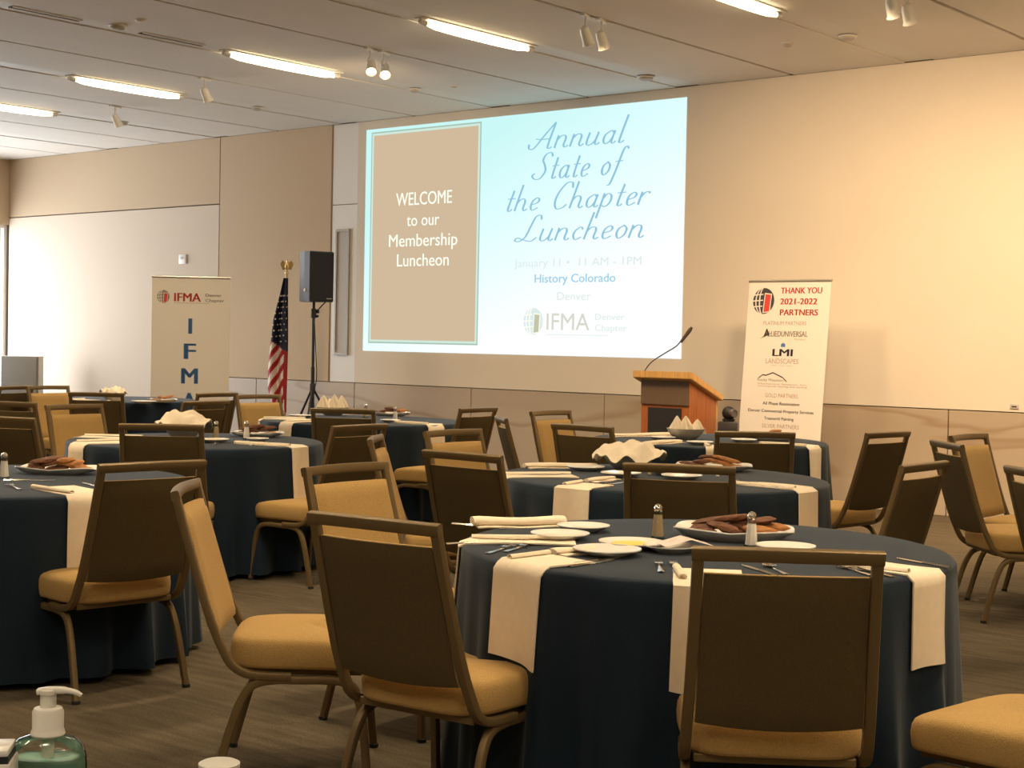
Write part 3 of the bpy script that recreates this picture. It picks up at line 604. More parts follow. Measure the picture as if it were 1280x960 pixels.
# ------------------------------------------------------------------ the banquet chair (faces +Y, origin on the floor under the seat)
def sup(a, e): return (abs(cos(a))**e*(1 if cos(a) >= 0 else -1), abs(sin(a))**e*(1 if sin(a) >= 0 else -1))
def make_chair():
    t = empty('banquet_chair', (0, 0, 0), 0, 'x', 'chair')
    # seat cushion
    bm = bmesh.new(); rings = []; n = 36
    for (k, z) in [(.94, .365), (.985, .368), (1.0, .380), (1.01, .41), (1.0, .438), (.975, .452), (.93, .460), (.8, .467), (.5, .473), (.02, .476)]:
        ring = []
        for j in range(n):
            c, s = sup(2*pi*j/n, .42); wx = .236+.012*s
            zz = z-(.022*max(0, s)**3 if z > .42 else .01*max(0, s)**3)
            ring.append(bm.verts.new((c*wx*k, .015+s*.238*k, zz)))
        rings.append(ring)
    for i in range(len(rings)-1):
        for j in range(n): bm.faces.new((rings[i][j], rings[i][(j+1) % n], rings[i+1][(j+1) % n], rings[i+1][j]))
    bm.faces.new(rings[0][::-1]); bm.faces.new(rings[-1]); obj('seat', bm, M_fabric, t, angle=80)
    obj('seat_frame', bx(-.205, .205, -.19, .20, .343, .366, bev=.004), M_frame, t, smooth=False)
    # back posts and top rail
    pr = rrect(.0145, .013, .5, 2)
    bm = bmesh.new()
    for s in (-1, 1):
        pts = smooth_path([(s*.213, -.386, .903), (s*.217, -.335, .72), (s*.222, -.28, .54), (s*.226, -.235, .43), (s*.227, -.20, .375), (s*.226, -.14, .348), (s*.224, -.02, .343)], 4)
        sweep(bm, pts, (1, 0, 0), pr)
    pts = [(-.228+.456*k/12, -.386-.018*sin(pi*k/12), .902+.003*sin(pi*k/12)) for k in range(13)]
    sweep(bm, pts, (0, -.24, .97), rrect(.0175, .0135, .5, 2)); obj('back_frame', bm, M_frame, t)
    # padded back
    def backpt(u, v, side):
        x = (u-.5)*2*(.198+.010*(1-v)); z = .462+.392*v-.010*(1-abs(2*u-1)**2)*(1-v)*1.2
        yy = -.386+.27*(.903-z)*1.06; bow = -.018*(1-(2*u-1)**2)
        ed = min(1, min(u, 1-u)*9, min(v, 1-v)*9); th = (.007+.012*sqrt(max(0, 1-(1-ed)**2)))*side
        return Vector((x, yy+bow+th+.002, z))
    bm = bmesh.new(); nu, nv = 14, 14
    A = [[bm.verts.new(backpt(i/nu, j/nv, 1.3)) for j in range(nv+1)] for i in range(nu+1)]
    B = [[bm.verts.new(backpt(i/nu, j/nv, -.8)) for j in range(nv+1)] for i in range(nu+1)]
    for i in range(nu):
        for j in range(nv):
            bm.faces.new((A[i][j], A[i+1][j], A[i+1][j+1], A[i][j+1])); bm.faces.new((B[i][j], B[i][j+1], B[i+1][j+1], B[i+1][j]))
    bo = bmesh.new(); grid(bo, 12, 12, lambda u, v: backpt(.004+.992*u, .004+.992*v, -.8)+Vector((0, -.003, 0))); solid(bo, .003)
    for i in range(nu):
        for j in (0, nv): bm.faces.new((A[i][j], A[i+1][j], B[i+1][j], B[i][j]))
    for j in range(nv):
        for i in (0, nu): bm.faces.new((A[i][j], A[i][j+1], B[i][j+1], B[i][j]))
    br_ = obj('backrest', bm, M_fabric, t, angle=70); tag(obj('outer_back', bo, M_fabdark, br_, angle=70), 'dark olive fabric covering the outside of the back')
    pl = rrect(.0125, .0135, .6, 2)
    for s in (-1, 1):
        for f in (1, -1):
            if f > 0: pts = [(s*.222, .0, .332), (s*.222, .10, .332), (s*.223, .155, .322), (s*.225, .185, .29), (s*.230, .205, .20), (s*.238, .225, .004)]
            else: pts = [(s*.222, .0, .332), (s*.222, -.07, .332), (s*.223, -.13, .320), (s*.225, -.165, .285), (s*.230, -.20, .20), (s*.238, -.255, .004)]
            bm = bmesh.new(); sweep(bm, smooth_path(pts, 4), (1, 0, 0), pl); lg = obj('leg', bm, M_frame, t)
            bm = bmesh.new(); lathe(bm, [(.016, 0), (.017, .012), (.012, .016)], 8, c=pts[-1][:2]+(0,)); obj('glide', bm, M_glide, lg)
    return t
chair0 = make_chair(); chair_used = [False]
KID = {o: list(o.children) for o in bpy.data.objects}
def chair(px, py, alpha, label, group, dep_xy=None):
    """px,py = middle of the top rail (0.92 m up); alpha = turn to the right of 'facing away from the viewer'"""
    if dep_xy is None: P = on_z(px, py, .915)
    else: P = Vector((dep_xy[0], dep_xy[1], .915))
    v = Vector((P.x, P.y)).normalized(); a = -radians(alpha); f = Vector((v.x*cos(a)-v.y*sin(a), v.x*sin(a)+v.y*cos(a)))
    if dep_xy is None: O = (P.x+f.x*.398, P.y+f.y*.398, 0)
    else: O = (P.x, P.y, 0)
    c = chair0 if not chair_used[0] else copy_tree(chair0); chair_used[0] = True
    c.location = O; c.rotation_euler = (0, 0, atan2(f.y, f.x)-pi/2); tag(c, label, 'chair', group); return c
G = 'tan banquet chairs with bronze frames'
CH = [
 (985.5, 689, -6, 'tan banquet chair seen square from behind at the front of the large front table'),
 (463.5, 649, 40, 'tan banquet chair in the centre foreground, back towards us, seat reaching right'),
 (229, 607, 99, 'tan banquet chair seen from its side in the left foreground, facing right'),
 (575.5, 567, 42, 'tan banquet chair turned from us between the front and middle tables, left side'),
 (565, 538.5, 132, 'tan banquet chair front showing, just behind the chair left of the middle table'),
 (430.5, 582, 134, 'tan banquet chair with padded front showing, behind the centre foreground chair'),
 (451.5, 532, -48, 'tan banquet chair turned left at the right side of the table left of centre'),
 (467, 547, 97, 'tan banquet chair seen edge-on, facing right, behind the centre foreground chair'),
 (201.5, 531.5, 10, 'tan banquet chair seen from behind at the front of the table left of centre'),
 (193, 579, -30, 'large tan banquet chair facing the left foreground table, its seat to the left'),
 (9, 503, 35, 'tan banquet chair at the left edge, the further of two dark ones one behind another'),
 (1, 522, 38, 'tan banquet chair at the left edge, the nearer of two dark ones one behind another'),
 (22, 483, -50, 'tan banquet chair right below the grey cabinet in the far left corner'),
 (59, 483, 145, 'tan banquet chair with front showing beside the left end of the far left table'),
 (120, 491.5, 14, 'tan banquet chair seen from behind at the front of the far left table'),
 (92, 506.5, 145, 'tan banquet chair with front showing, left of the table left of centre'),
 (272.5, 492, -42, 'tan banquet chair below the blue banner letters, furthest right of the far table'),
 (259, 502, -42, 'tan banquet chair turned left, partly hiding the chair below the banner'),
 (321.5, 494.2, 145, 'tan banquet chair with front showing, just left of the flag foot'),
 (428.5, 512, 14, 'tan banquet chair seen from behind at the front of the table below the speaker'),
 (599.5, 510.5, -54, 'tan banquet chair turned left at the right end of the table below the speaker'),
 (624.5, 522, 82, 'tan banquet chair seen edge-on, facing right, in front of the stone wainscot'),
 (687, 514.3, 128, 'tan banquet chair with front showing against the stone wall, left of the lectern'),
 (726.5, 532.5, 38, 'tan banquet chair seen from behind at the left of the rear lectern table'),
 (848.5, 582.5, 8, 'tan banquet chair square from behind between the front and middle tables'),
 (944, 541, -8, 'tan banquet chair seen from behind between the middle table and the rear lectern table'),
 (1112, 541, -58, 'tan banquet chair turned left, standing alone below the right banner side'),
 (1158.5, 580, -66, 'tan banquet chair turned left beyond the right edge of the front table'),
 (1181, 553.5, 70, 'tan banquet chair on the right facing right, all four legs visible'),
 (1209, 544, 116, 'tan banquet chair on the right with its front showing, behind another chair'),
 (1288, 588, 62, 'tan banquet chair of which only a back post shows at the right edge'),
]
for px, py, al, lab in CH: chair(px, py, al, lab, G)
q = on_z(1290, 893, .46); chair(0, 0, -62, 'tan banquet chair seat cut off by the right edge at the bottom', G, dep_xy=(q.x, q.y))

# ------------------------------------------------------------------ tables, cloths and place settings
TZ = .745; CZ = .757
def skirt(tb, th, z):
    """radius of the hanging cloth at angle th and height z"""
    t = max(0, min(1, (CZ-z)/(CZ-.03))); s = tb['seed']; n = tb['n']
    w = sin(n*th+s)*.6+sin((n+5)*th+s*2.3)*.35+sin((2*n-3)*th+s*.7)*.22
    return tb['R']+.006+.030*t+.055*t**.55*w*(.35+.65*t)
def make_table(c, R, seed, lab, clab, n=19):
    tb = dict(c=c, R=R, seed=seed, n=n)
    t = empty('round_table', (c.x, c.y, 0), 0, lab, 'table', 'round banquet tables')
    obj('tabletop', lb([(R-.005, TZ-.022), (R, TZ-.018), (R, TZ-.002), (R-.003, TZ)], 48), M_plywood, t)
    for k in range(4):
        a = pi/4+pi/2*k; bm = bmesh.new(); tube(bm, [(.42*cos(a), .42*sin(a), TZ-.02), (.46*cos(a), .46*sin(a), 0)], .014, 8); obj('leg', bm, M_frame, t)
    bm = bmesh.new(); N = 144; cv = bm.verts.new((0, 0, CZ)); prev_ = None; first = None
    rings = []
    for r in (R*.4, R*.8, R-.012): rings.append([bm.verts.new((r*cos(2*pi*k/N), r*sin(2*pi*k/N), CZ)) for k in range(N)])
    rings.append([bm.verts.new(((R-.001)*cos(2*pi*k/N), (R-.001)*sin(2*pi*k/N), CZ-.003)) for k in range(N)])
    for j in range(1, 13):
        z = CZ-.012-(CZ-.012-.03)*((j-1)/11)**1.15
        rings.append([bm.verts.new((skirt(tb, 2*pi*k/N, z)*cos(2*pi*k/N), skirt(tb, 2*pi*k/N, z)*sin(2*pi*k/N), z)) for k in range(N)])
    for k in range(N): bm.faces.new((cv, rings[0][k], rings[0][(k+1) % N]))
    for i in range(len(rings)-1):
        for k in range(N): bm.faces.new((rings[i][k], rings[i+1][k], rings[i+1][(k+1) % N], rings[i][(k+1) % N]))
    o = obj('tablecloth', bm, M_cloth, None, angle=80); o.location = (c.x, c.y, 0); tag(o, clab, 'tablecloth', 'navy floor-length tablecloths'); tb['cloth'] = o
    return tb
def ang(tb, px, py):
    p = on_z(px, py, CZ); return atan2(p.y-tb['c'].y, p.x-tb['c'].x)
NAP = 'ivory linen napkins'
def napkin_hang(tb, th, label, w=.19, inner=.22, hang=.28, skew=0.0, fold=True):
    """folded napkin lying radially and hanging over the table edge"""
    R = tb['R']; dr = Vector((cos(th), sin(th))); dt = Vector((-sin(th), cos(th))); tot = inner+hang; bm = bmesh.new()
    sd = random.random()*6
    def f(u, v):
        s = v*tot; o = (u-.5)*w*(1+.04*sin(sd+v*3))+skew*(s-inner)
        if s < inner:
            r = R-inner+s; p = dr*r+dt*o; rr = p.length
            if rr > R-.004: z = CZ+.004-(rr-R+.004)
            else: z = CZ+.006+.003*sin(u*5+sd)*sin(v*6)
            p3 = Vector((p.x, p.y, z))
        else:
            z = CZ-.004-(s-inner)+.012*(sin(sd+u*2.2)-.5)*max(0, (s-inner)/hang)
            a = th+o/(R+.03); r = skirt(tb, a, z)+.011+.006*sin(u*4+sd)*((s-inner)/hang)
            rmax = skirt(tb, a, min(CZ-.02, z+.03))+.011
            p3 = Vector((r*cos(a), r*sin(a), z))
        return p3
    grid(bm, 10, 24, f); solid(bm, .005)
    t = obj('napkin', bm, M_napkin, None, angle=60, loc=(tb['c'].x, tb['c'].y, 0)); tag(t, label, 'napkin', NAP)
    if fold:
        bm = bmesh.new()
        def g(u, v):
            a = u*pi; r = .010; p = dr*(R-inner+.005+v*(inner-.03))+dt*(-w/2+.012+.012*cos(a)+.02*v); return Vector((p.x, p.y, CZ+.010+r*sin(a)))
        grid(bm, 6, 8, g); solid(bm, .003); obj('folded_edge', bm, M_napkin, t, angle=60)
    return t
def roll(p0, p1, r, label, base=CZ, flat=.55):
    """napkin folded in a roll lying between two points"""
    t = empty('napkin', ((p0.x+p1.x)/2, (p0.y+p1.y)/2, base), atan2(p1.y-p0.y, p1.x-p0.x), label, 'napkin', NAP)
    L = (p1-p0).length; bm = bmesh.new(); n = 12; rings = []; sd = random.random()*6
    for k in range(15):
        u = k/14; rr = r*(1+.12*sin(u*5+sd)); 
        rings.append([bm.verts.new((-L/2+L*u, rr*1.25*cos(2*pi*j/n), .001+rr*flat*(1+sin(2*pi*j/n))*(1 if 0 < k < 14 else .93))) for j in range(n)])
    for i in range(14):
        for j in range(n): bm.faces.new((rings[i][j], rings[i][(j+1) % n], rings[i+1][(j+1) % n], rings[i+1][j]))
    bm.faces.new(rings[0][::-1]); bm.faces.new(rings[-1]); obj('roll', bm, M_napkin, t, angle=60)
    bm = bmesh.new(); grid(bm, 12, 3, lambda u, v: Vector((-L/2+.01+(L-.02)*u, -r*1.1-.035+.045*v, .004+.002*sin(u*9)))); solid(bm, .004); obj('flap', bm, M_napkin, t)
    return t
# --- cutlery, built flat along +Y (handle at -Y), then copied
def profile_bar(pts, th=.0022, zf=lambda y: .002):
    bm = bmesh.new(); top = []; 
    for (y, w) in pts: top.append([bm.verts.new((-w/2, y, zf(y))), bm.verts.new((0, y, zf(y)+th)), bm.verts.new((w/2, y, zf(y)))])
    for i in range(len(top)-1):
        for j in range(2): bm.faces.new((top[i][j], top[i][j+1], top[i+1][j+1], top[i+1][j]))
    solid(bm, .0012); return bm
def make_fork():
    t = empty('fork', (0, 0, 0)); obj('handle', profile_bar([(-.1, .014), (-.095, .020), (-.08, .019), (-.04, .011), (.01, .007), (.03, .008)], zf=lambda y: .003+.004*max(0, y+.02)*8), M_silver, t)
    bm = bmesh.new(); zf = lambda y: .0075+.004*sin((y-.03)*40)
    for k in range(4):
        x = -.009+.006*k; sweep(bm, [(x*.9, .05, zf(.05)), (x, .075, .006), (x, .1, .005)], (1, 0, 0), rrect(.0016, .001, .3, 1))
    box(bm, -.0115, .0115, .028, .052, .006, .009); obj('tines', bm, M_silver, t); return t
def make_knife():
    t = empty('knife', (0, 0, 0)); obj('handle', profile_bar([(-.11, .014), (-.105, .020), (-.07, .018), (-.02, .013), (0, .012)], .004), M_silver, t)
    obj('blade', profile_bar([(0, .014), (.02, .019), (.08, .019), (.105, .010), (.112, .002)], .0012), M_silver, t); return t
def make_spoon():
    t = empty('spoon', (0, 0, 0)); obj('handle', profile_bar([(-.09, .013), (-.085, .018), (-.06, .015), (.0, .007), (.04, .007)]), M_silver, t)
    bm = bmesh.new(); lathe(bm, [(.002, .001), (.012, .002), (.019, .006), (.0205, .008), (.018, .0065), (.002, .003)], 16, c=(0, .062, 0), sy=1.45, cap=False); obj('bowl', bm, M_silver, t); return t
PROTO = {'fork': make_fork(), 'knife': make_knife(), 'spoon': make_spoon()}; PU = {}
def cutlery(kind, x, y, rz, label, z=CZ+.001):
    o = PROTO[kind] if kind not in PU else copy_tree(PROTO[kind]); PU[kind] = 1
    return place(o, (x, y, z), rz, label, kind, 'silver cutlery on the tables')
def setting(tb, th, where, kinds=('fork', 'fork', 'knife', 'spoon'), off=0.0):
    """forks to the left, knife and spoon to the right of the napkin at angle th (seen from the seat)"""
    dr = Vector((cos(th), sin(th))); dt = Vector((-sin(th), cos(th))); base = tb['R']-.145
    ols = {'fork': [(-.125, 'inner'), (-.155, 'outer')], 'knife': [(.125, '')], 'spoon': [(.155, '')]}
    cnt = {}
    for k in kinds:
        i = cnt.get(k, 0); cnt[k] = i+1; o, nm = ols[k][i]
        # sitter looks towards the centre (-dr); its left is +dt rotated: left = dt
        s = -o; p = dr*(base-(.01 if i else 0))+dt*(-s*-1 if False else -o*-1 if False else -o)
        cutlery(k, tb['c'].x+p.x, tb['c'].y+p.y, th+pi/2+off+radians(random.uniform(-5, 5)), ('silver %s %s beside %s' % (nm, k, where)).replace('  ', ' '))
def plate(x, y, r, label, butter=False):
    t = empty('plate', (x, y, CZ), 0, label, 'plate', 'small white plates')
    bm = bmesh.new(); lathe(bm, [(.001, .004), (r*.5, .003), (r*.55, .0), (r*.6, .003), (r*.8, .010), (r, .020), (r*.995, .023), (r*.78, .014), (r*.6, .008), (.001, .007)], 40, cap=False); obj('dish', bm, M_china, t, angle=60)
    if butter: bm = bmesh.new(); lathe(bm, [(r*.66, .009), (r*.6, .016), (r*.3, .019), (.002, .020)], 24); obj('yellow_glaze', bm, M_butter, t)
    return t
def shaker(x, y, label, salt, h=.115):
    t = empty('salt_shaker' if salt else 'pepper_shaker', (x, y, CZ), radians(20), label, 'shaker', 'salt and pepper shakers'); k = h/.115
    bm = bmesh.new(); lathe(bm, [(.023*k, 0), (.024*k, .004*k), (.019*k, .012*k), (.0135*k, .088*k), (.013*k, .091*k)], 8); obj('glass_body', bm, M_bot, t, angle=20)
    obj('filling', lb([(.0165*k, .014*k), (.0125*k, (.062 if salt else .05)*k)], 8), M_salt if salt else M_pepper, t) if False else None
    bm = bmesh.new(); lathe(bm, [(.0205*k, .008*k), (.0145*k, (.076 if salt else .080)*k)], 8); obj('filling', bm, M_salt if salt else M_pepper, t, angle=20)
    bm = bmesh.new(); lathe(bm, [(.0135*k, .090*k), (.0145*k, .094*k), (.014*k, .104*k), (.010*k, .112*k), (.003*k, .115*k)], 12); obj('cap', bm, M_silver, t); return t
BREAD = 'bread pieces on the platters'
def bread(x, y, z, rz, L, w, h, label, m=None, tilt=0.0, curve=.0):
    bm = bmesh.new(); rings = []; n = 10; sd = random.random()*9
    for k in range(9):
        u = k/8; s = sqrt(max(.02, 1-(2*u-1)**4)); 
        rings.append([bm.verts.new(((u-.5)*L, curve*sin(pi*u)+w/2*s*cos(2*pi*j/n)*(1+.12*sin(j*2+sd+k)), h/2+h/2*s*sin(2*pi*j/n)*(1+.10*sin(j+k*1.3+sd)))) for j in range(n)])
    for i in range(8):
        for j in range(n): bm.faces.new((rings[i][j], rings[i][(j+1) % n], rings[i+1][(j+1) % n], rings[i+1][j]))
    bm.faces.new(rings[0][::-1]); bm.faces.new(rings[-1]); o = obj('bread_piece', bm, m or M_bread, None, angle=50, loc=(x, y, z)); o.rotation_euler = (radians(random.uniform(-8, 8)), tilt, rz)
    return tag(o, label, 'bread', BREAD)
def platter(x, y, rz, a, b, label, n, what, mix=.3, h=.022):
    t = empty('platter', (x, y, CZ), rz, label, 'platter', 'white bread platters')
    bm = bmesh.new(); nn = 40; rings = []
    for (k, z) in [(.001, .004), (.6, .003), (.62, 0), (.66, .004), (.85, h*.55), (1, h), (.99, h+.004), (.83, h*.7), (.62, .010), (.001, .009)]:
        rr = []
        for j in range(nn):
            c, s = sup(2*pi*j/nn, .55); cor = (abs(c)*abs(s))**1.0
            rr.append(bm.verts.new((c*a*k, s*b*k, z+(.016*cor if k > .9 else 0))))
        rings.append(rr)
    for i in range(len(rings)-1):
        for j in range(nn): bm.faces.new((rings[i][j], rings[i][(j+1) % nn], rings[i+1][(j+1) % nn], rings[i+1][j]))
    obj('dish', bm, M_china, t, angle=60)
    W_ = Matrix.Rotation(rz, 2)
    ordn = ['leftmost', 'second from left', 'third from left', 'fourth from left', 'fifth from left', 'sixth from left', 'fifth from right', 'fourth from right', 'third from right', 'second from right', 'rightmost']
    for i in range(n):
        u = (i+.5)/n; lx = (u-.5)*a*1.25; ly = random.uniform(-.3, .3)*b; lay = (0, 1, 2, 1, 2)[i % 5]*(.4+.6*sin(pi*u)); p = W_ @ Vector((lx, ly))
        g = (u > 1-mix) if mix < .6 else True
        k_ = i if i < (n+1)//2 else 11-(n-i)
        bread(x+p.x, y+p.y, CZ+.014+.021*lay, rz+random.uniform(-.9, .9)*(1-.3*lay), random.uniform(.10, .14)*a/.17, .05*b/.12, .024, ('golden' if g else 'dark')+' baked bread piece '+ordn[k_]+' on '+what, M_bread2 if g else M_bread, random.uniform(-.22, .22))
    return t
def basket(x, y, r, where, seed, h=.07, cloth_h=.11, wide=1.25, peaks=0, rot=.5):
    label = 'bread bowl'
    t = empty('bread_bowl', (x, y, CZ), 0, label, 'bowl', 'napkin-lined bread bowls')
    bm = bmesh.new(); lathe(bm, [(r*.5, 0), (r*.55, .004), (r*.8, h*.45), (r, h), (r*.97, h), (r*.77, h*.47), (r*.5, .010), (.002, .010)], 32); obj('glass_bowl', bm, M_glass, t, angle=50)
    rnd = random.Random(seed); ph = [rnd.random()*6 for _ in range(6)]
    t['label'] = 'pale glass bread bowl '+where
    if peaks:   # several napkins stood up in the bowl
        for k in range(peaks):
            a0 = YAW+(k-(peaks-1)/2)*(r*1.25/peaks*2)*0; off = (k-(peaks-1)/2)*r*1.5/peaks; hh = cloth_h*(.65+.35*rnd.random()) if k != peaks-2 else cloth_h
            bm = bmesh.new()
            def f(u, v, hh=hh, q0=rnd.random()*6, ti=rnd.uniform(-.3, .3)):
                th = 2*pi*u; rr = r*.42*(1-v**1.4*.93)*(1+.22*sin(3*th+q0)+.12*sin(7*th+q0*2+v*4)); return Vector((off+rr*cos(th)+ti*v*.05, rr*.9*sin(th)+.01*sin(k*2), h*.55+v*hh))
            grid(bm, 26, 10, f); o = obj('napkin', bm, M_napkin, None, angle=28, loc=(x, y, CZ), rz=YAW)
            tag(o, 'peaked ivory napkin, '+['left one', 'second from left', 'third from left', 'right one'][k if k < peaks-1 else 3]+' in the bowl '+where.replace('on the table ', ''), 'napkin', NAP)
        return t
    def f(u, v):   # one large napkin lying over the bowl, its corners falling outwards
        X, Y = (u-.5)*2, (v-.5)*2; m_ = max(abs(X), abs(Y)); L = sqrt(X*X+Y*Y)+1e-6; rr = m_**.9*r*wide*(1+.22*(L/max(m_, 1e-3)-1)); th = atan2(Y, X)
        crump = .5*sin(5*X+ph[0])*sin(4*Y+ph[1])+.35*sin(9*X+3*Y+ph[2])+.25*sin(11*Y-5*X+ph[3]); q = max(0, (rr-r*.92)/(r*.5))
        z = h*.95+cloth_h*(.66-.34*m_)+.030*crump-.05*q+.03*q*max(0, sin(3*th+ph[4]))
        if rr > r*.6: z = max(z, .012+(.004*sin(9*th)))
        return Vector((rr*cos(th)*1.0, rr*sin(th), z if rr > r*1.05 else max(z, h+.004 if rr > r*.8 else z)))
    bm = bmesh.new(); grid(bm, 30, 30, f); solid(bm, .003); o = obj('napkin', bm, M_napkin, None, angle=30, loc=(x, y, CZ), rz=YAW+rot)
    tag(o, 'large ivory napkin lying crumpled over the bread bowl '+where, 'napkin', NAP)
    return t
def small(name, bm, m, p, rz, label, cat, z=CZ):
    o = obj(name, bm, m, None, loc=(p.x, p.y, z), rz=rz); return tag(o, label, cat)

CEN = dict(T1=Vector((-2.67, 4.20)), T2=Vector((-4.23, 6.26)), T3=on_z(886, 550, CZ).xy, T4=on_z(8, 599, CZ).xy, T5=Vector((-7.57, 6.07)), T6=Vector((-8.79, 8.71)), T7=at_depth(143, 503, 15.4).xy, T9=on_z(1496, 588, CZ).xy)
T1 = make_table(CEN['T1'], .775, 1.0, 'large round banquet table in the front, under a navy cloth', 'navy tablecloth on the large front table at right')
T2 = make_table(CEN['T2'], .80, 2.1, 'round banquet table in the middle, right behind the front table', 'navy tablecloth on the middle table behind the front one')
T3 = make_table(CEN['T3'], .80, 3.3, 'round banquet table furthest back, in front of the lectern', 'navy tablecloth on the rear table before the lectern')
T4 = make_table(CEN['T4'], .79, 4.4, 'round banquet table cut off by the left edge in front', 'navy tablecloth on the foreground table at the left edge')
T5 = make_table(CEN['T5'], .77, 5.2, 'round banquet table left of centre with bread bowl', 'navy tablecloth on the table left of centre')
T6 = make_table(CEN['T6'], .80, 6.1, 'round banquet table below the loudspeaker and flag', 'navy tablecloth on the table below the loudspeaker')
T7 = make_table(CEN['T7'], .80, 7.7, 'round banquet table far left by the blue lettered banner', 'navy tablecloth on the far left table by the banner')
T9 = make_table(CEN['T9'], .80, 8.2, 'round banquet table just outside the right edge', 'navy tablecloth glimpsed at the right edge')

# --- front table
napkin_hang(T1, ang(T1, 640, 707), 'ivory napkin hanging wide over the left front of the front table', w=.215, inner=.20, hang=.27, skew=.02)
p = ang(T1, 720, 712)
roll(on_z(690, 694, CZ), on_z(742, 689, CZ), .017, 'ivory napkin corner rolled beside the left hanging napkin of the front table')
napkin_hang(T1, ang(T1, 884, 716), 'ivory napkin hanging beside the square-on front chair, mostly hidden by it', w=.20, inner=.23, hang=.28)
napkin_hang(T1, ang(T1, 1148, 716), 'ivory napkin hanging over the right side of the front table', w=.19, inner=.24, hang=.26, skew=-.02)
e1 = ang(T1, 545, 672); napkin_hang(T1, e1+.10, 'ivory napkin lying straight to the left edge of the front table', w=.14, inner=.36, hang=.22)
roll(on_z(590, 658, CZ), on_z(705, 657, CZ), .028, 'ivory napkin rolled up at the far left of the front table', flat=.6)
for px, py, r, lab, bt_ in [(700, 674, .098, 'white side plate at left of the front table, nearest the flat napkin', 0), (729, 664, .092, 'white side plate at the back left of the front table', 0),
    (789, 685, .105, 'white plate with yellow glaze on the front table', 1), (759, 694, .105, 'white side plate in the middle front of the front table', 0), (982, 690, .095, 'white side plate behind the square-on front chair rail', 0), (838, 690, .085, 'white side plate under the folded paper card', 0)]:
    q = on_z(px, py, CZ); plate(q.x, q.y, r, lab, bt_)
q = on_z(822, 673, CZ); shaker(q.x, q.y, 'pepper shaker, taller looking left one on the front table', False)
q = on_z(939, 684, CZ); shaker(q.x, q.y, 'white-filled salt shaker in front of the front table bread platter', True)
q = on_z(917, 674, CZ); platter(q.x, q.y, YAW-radians(14), .20, .125, 'long white platter of dark bread on the front table', 10, 'the front table platter', .25, .03)
q = on_z(857, 681, CZ+.022); bm = bmesh.new()
grid(bm, 8, 4, lambda u, v: Vector(((u-.5)*.16, (v-.5)*.11, .020+.020*abs(u-.5)**.5*0+.022*(1-abs(2*u-1))))); solid(bm, .001); small('folded_card', bm, mat('pale_printed_card', (.72, .60, .55), .5, var=.15, scale=25), q, YAW+.2, 'folded pale printed card on the front table beside the yellow plate', 'card', CZ+.003)
def cut(tb, kind, x0, y0, x1, y1, label):
    """cutlery lying on the cloth from its handle end to its tip"""
    a, b = on_z(x0, y0, CZ), on_z(x1, y1, CZ); m_ = (a+b)/2; cutlery(kind, m_.x, m_.y, atan2(b.y-a.y, b.x-a.x)-pi/2, label)
cut(T1, 'fork', 829, 724, 820, 697, 'silver fork left one standing out between plate and hanging napkin'); cut(T1, 'fork', 848, 724, 838, 697, 'silver fork right one close to the hanging napkin')
cut(T1, 'knife', 690, 710, 800, 694, 'silver knife right of the wide hanging napkin, upper one'); cut(T1, 'knife', 702, 711, 776, 699, 'silver knife right of the wide hanging napkin, lower one')
cut(T1, 'fork', 598, 696, 652, 681, 'silver fork left of the wide hanging napkin, lower one'); cut(T1, 'fork', 622, 693, 672, 680, 'silver fork left of the wide hanging napkin, upper one')
cut(T1, 'knife', 555, 681, 640, 678, 'silver knife along the flat napkin at the left edge'); cut(T1, 'knife', 572, 656, 625, 661, 'silver knife beside the rolled napkin at far left')
cut(T1, 'knife', 975, 722, 925, 706, 'silver knife seen through the front chair rail, left one'); cut(T1, 'spoon', 990, 722, 952, 705, 'silver spoon seen through the front chair rail, right one')
cut(T1, 'fork', 1095, 722, 1040, 707, 'silver fork left of the right hanging napkin'); cut(T1, 'fork', 1120, 723, 1060, 709, 'silver fork touching the right hanging napkin'); cut(T1, 'knife', 1178, 709, 1130, 700, 'silver knife right of the right hanging napkin')

# --- middle table
napkin_hang(T2, ang(T2, 705, 611), 'ivory napkin hanging on the left front of the middle table', w=.19, inner=.20, hang=.28)
roll(on_z(733, 603, CZ), on_z(766, 599, CZ), .016, 'ivory napkin end rolled beside the left hanging napkin of the middle table')
napkin_hang(T2, ang(T2, 1008, 612), 'ivory napkin hanging on the right side of the middle table', w=.18, inner=.34, hang=.30, skew=-.02)
napkin_hang(T2, ang(T2, 636, 596), 'ivory napkin hanging at the far left end of the middle table', w=.17, inner=.36, hang=.25)
roll(on_z(655, 585, CZ), on_z(745, 584, CZ), .022, 'ivory napkin rolled at the back left of the middle table')
q = on_z(786, 586, CZ); basket(q.x, q.y, .14, 'on the middle table', 3, .075, .10, 1.35, 0, .3)
for px, py, r, lab, b_ in [(732, 588, .10, 'white side plate left of the middle table bowl', 0), (776, 596, .10, 'white side plate in front of the middle table bowl', 0), (838, 594, .10, 'white plate with yellow glaze on the middle table', 1), (852, 599, .10, 'white side plate seen through the middle chair rail', 0)]:
    q = on_z(px, py, CZ); plate(q.x, q.y, r, lab, b_)
q = on_z(892, 588, CZ); platter(q.x, q.y, YAW-.2, .20, .12, 'white platter of bread on the middle table, right', 6, 'the middle table platter', .5)
q = on_z(812, 594, CZ); shaker(q.x, q.y, 'small shaker seen through the middle chair rail', False, .05)
q = on_z(897, 596, CZ); shaker(q.x, q.y, 'short white shaker right of the middle chair rail', True, .05)
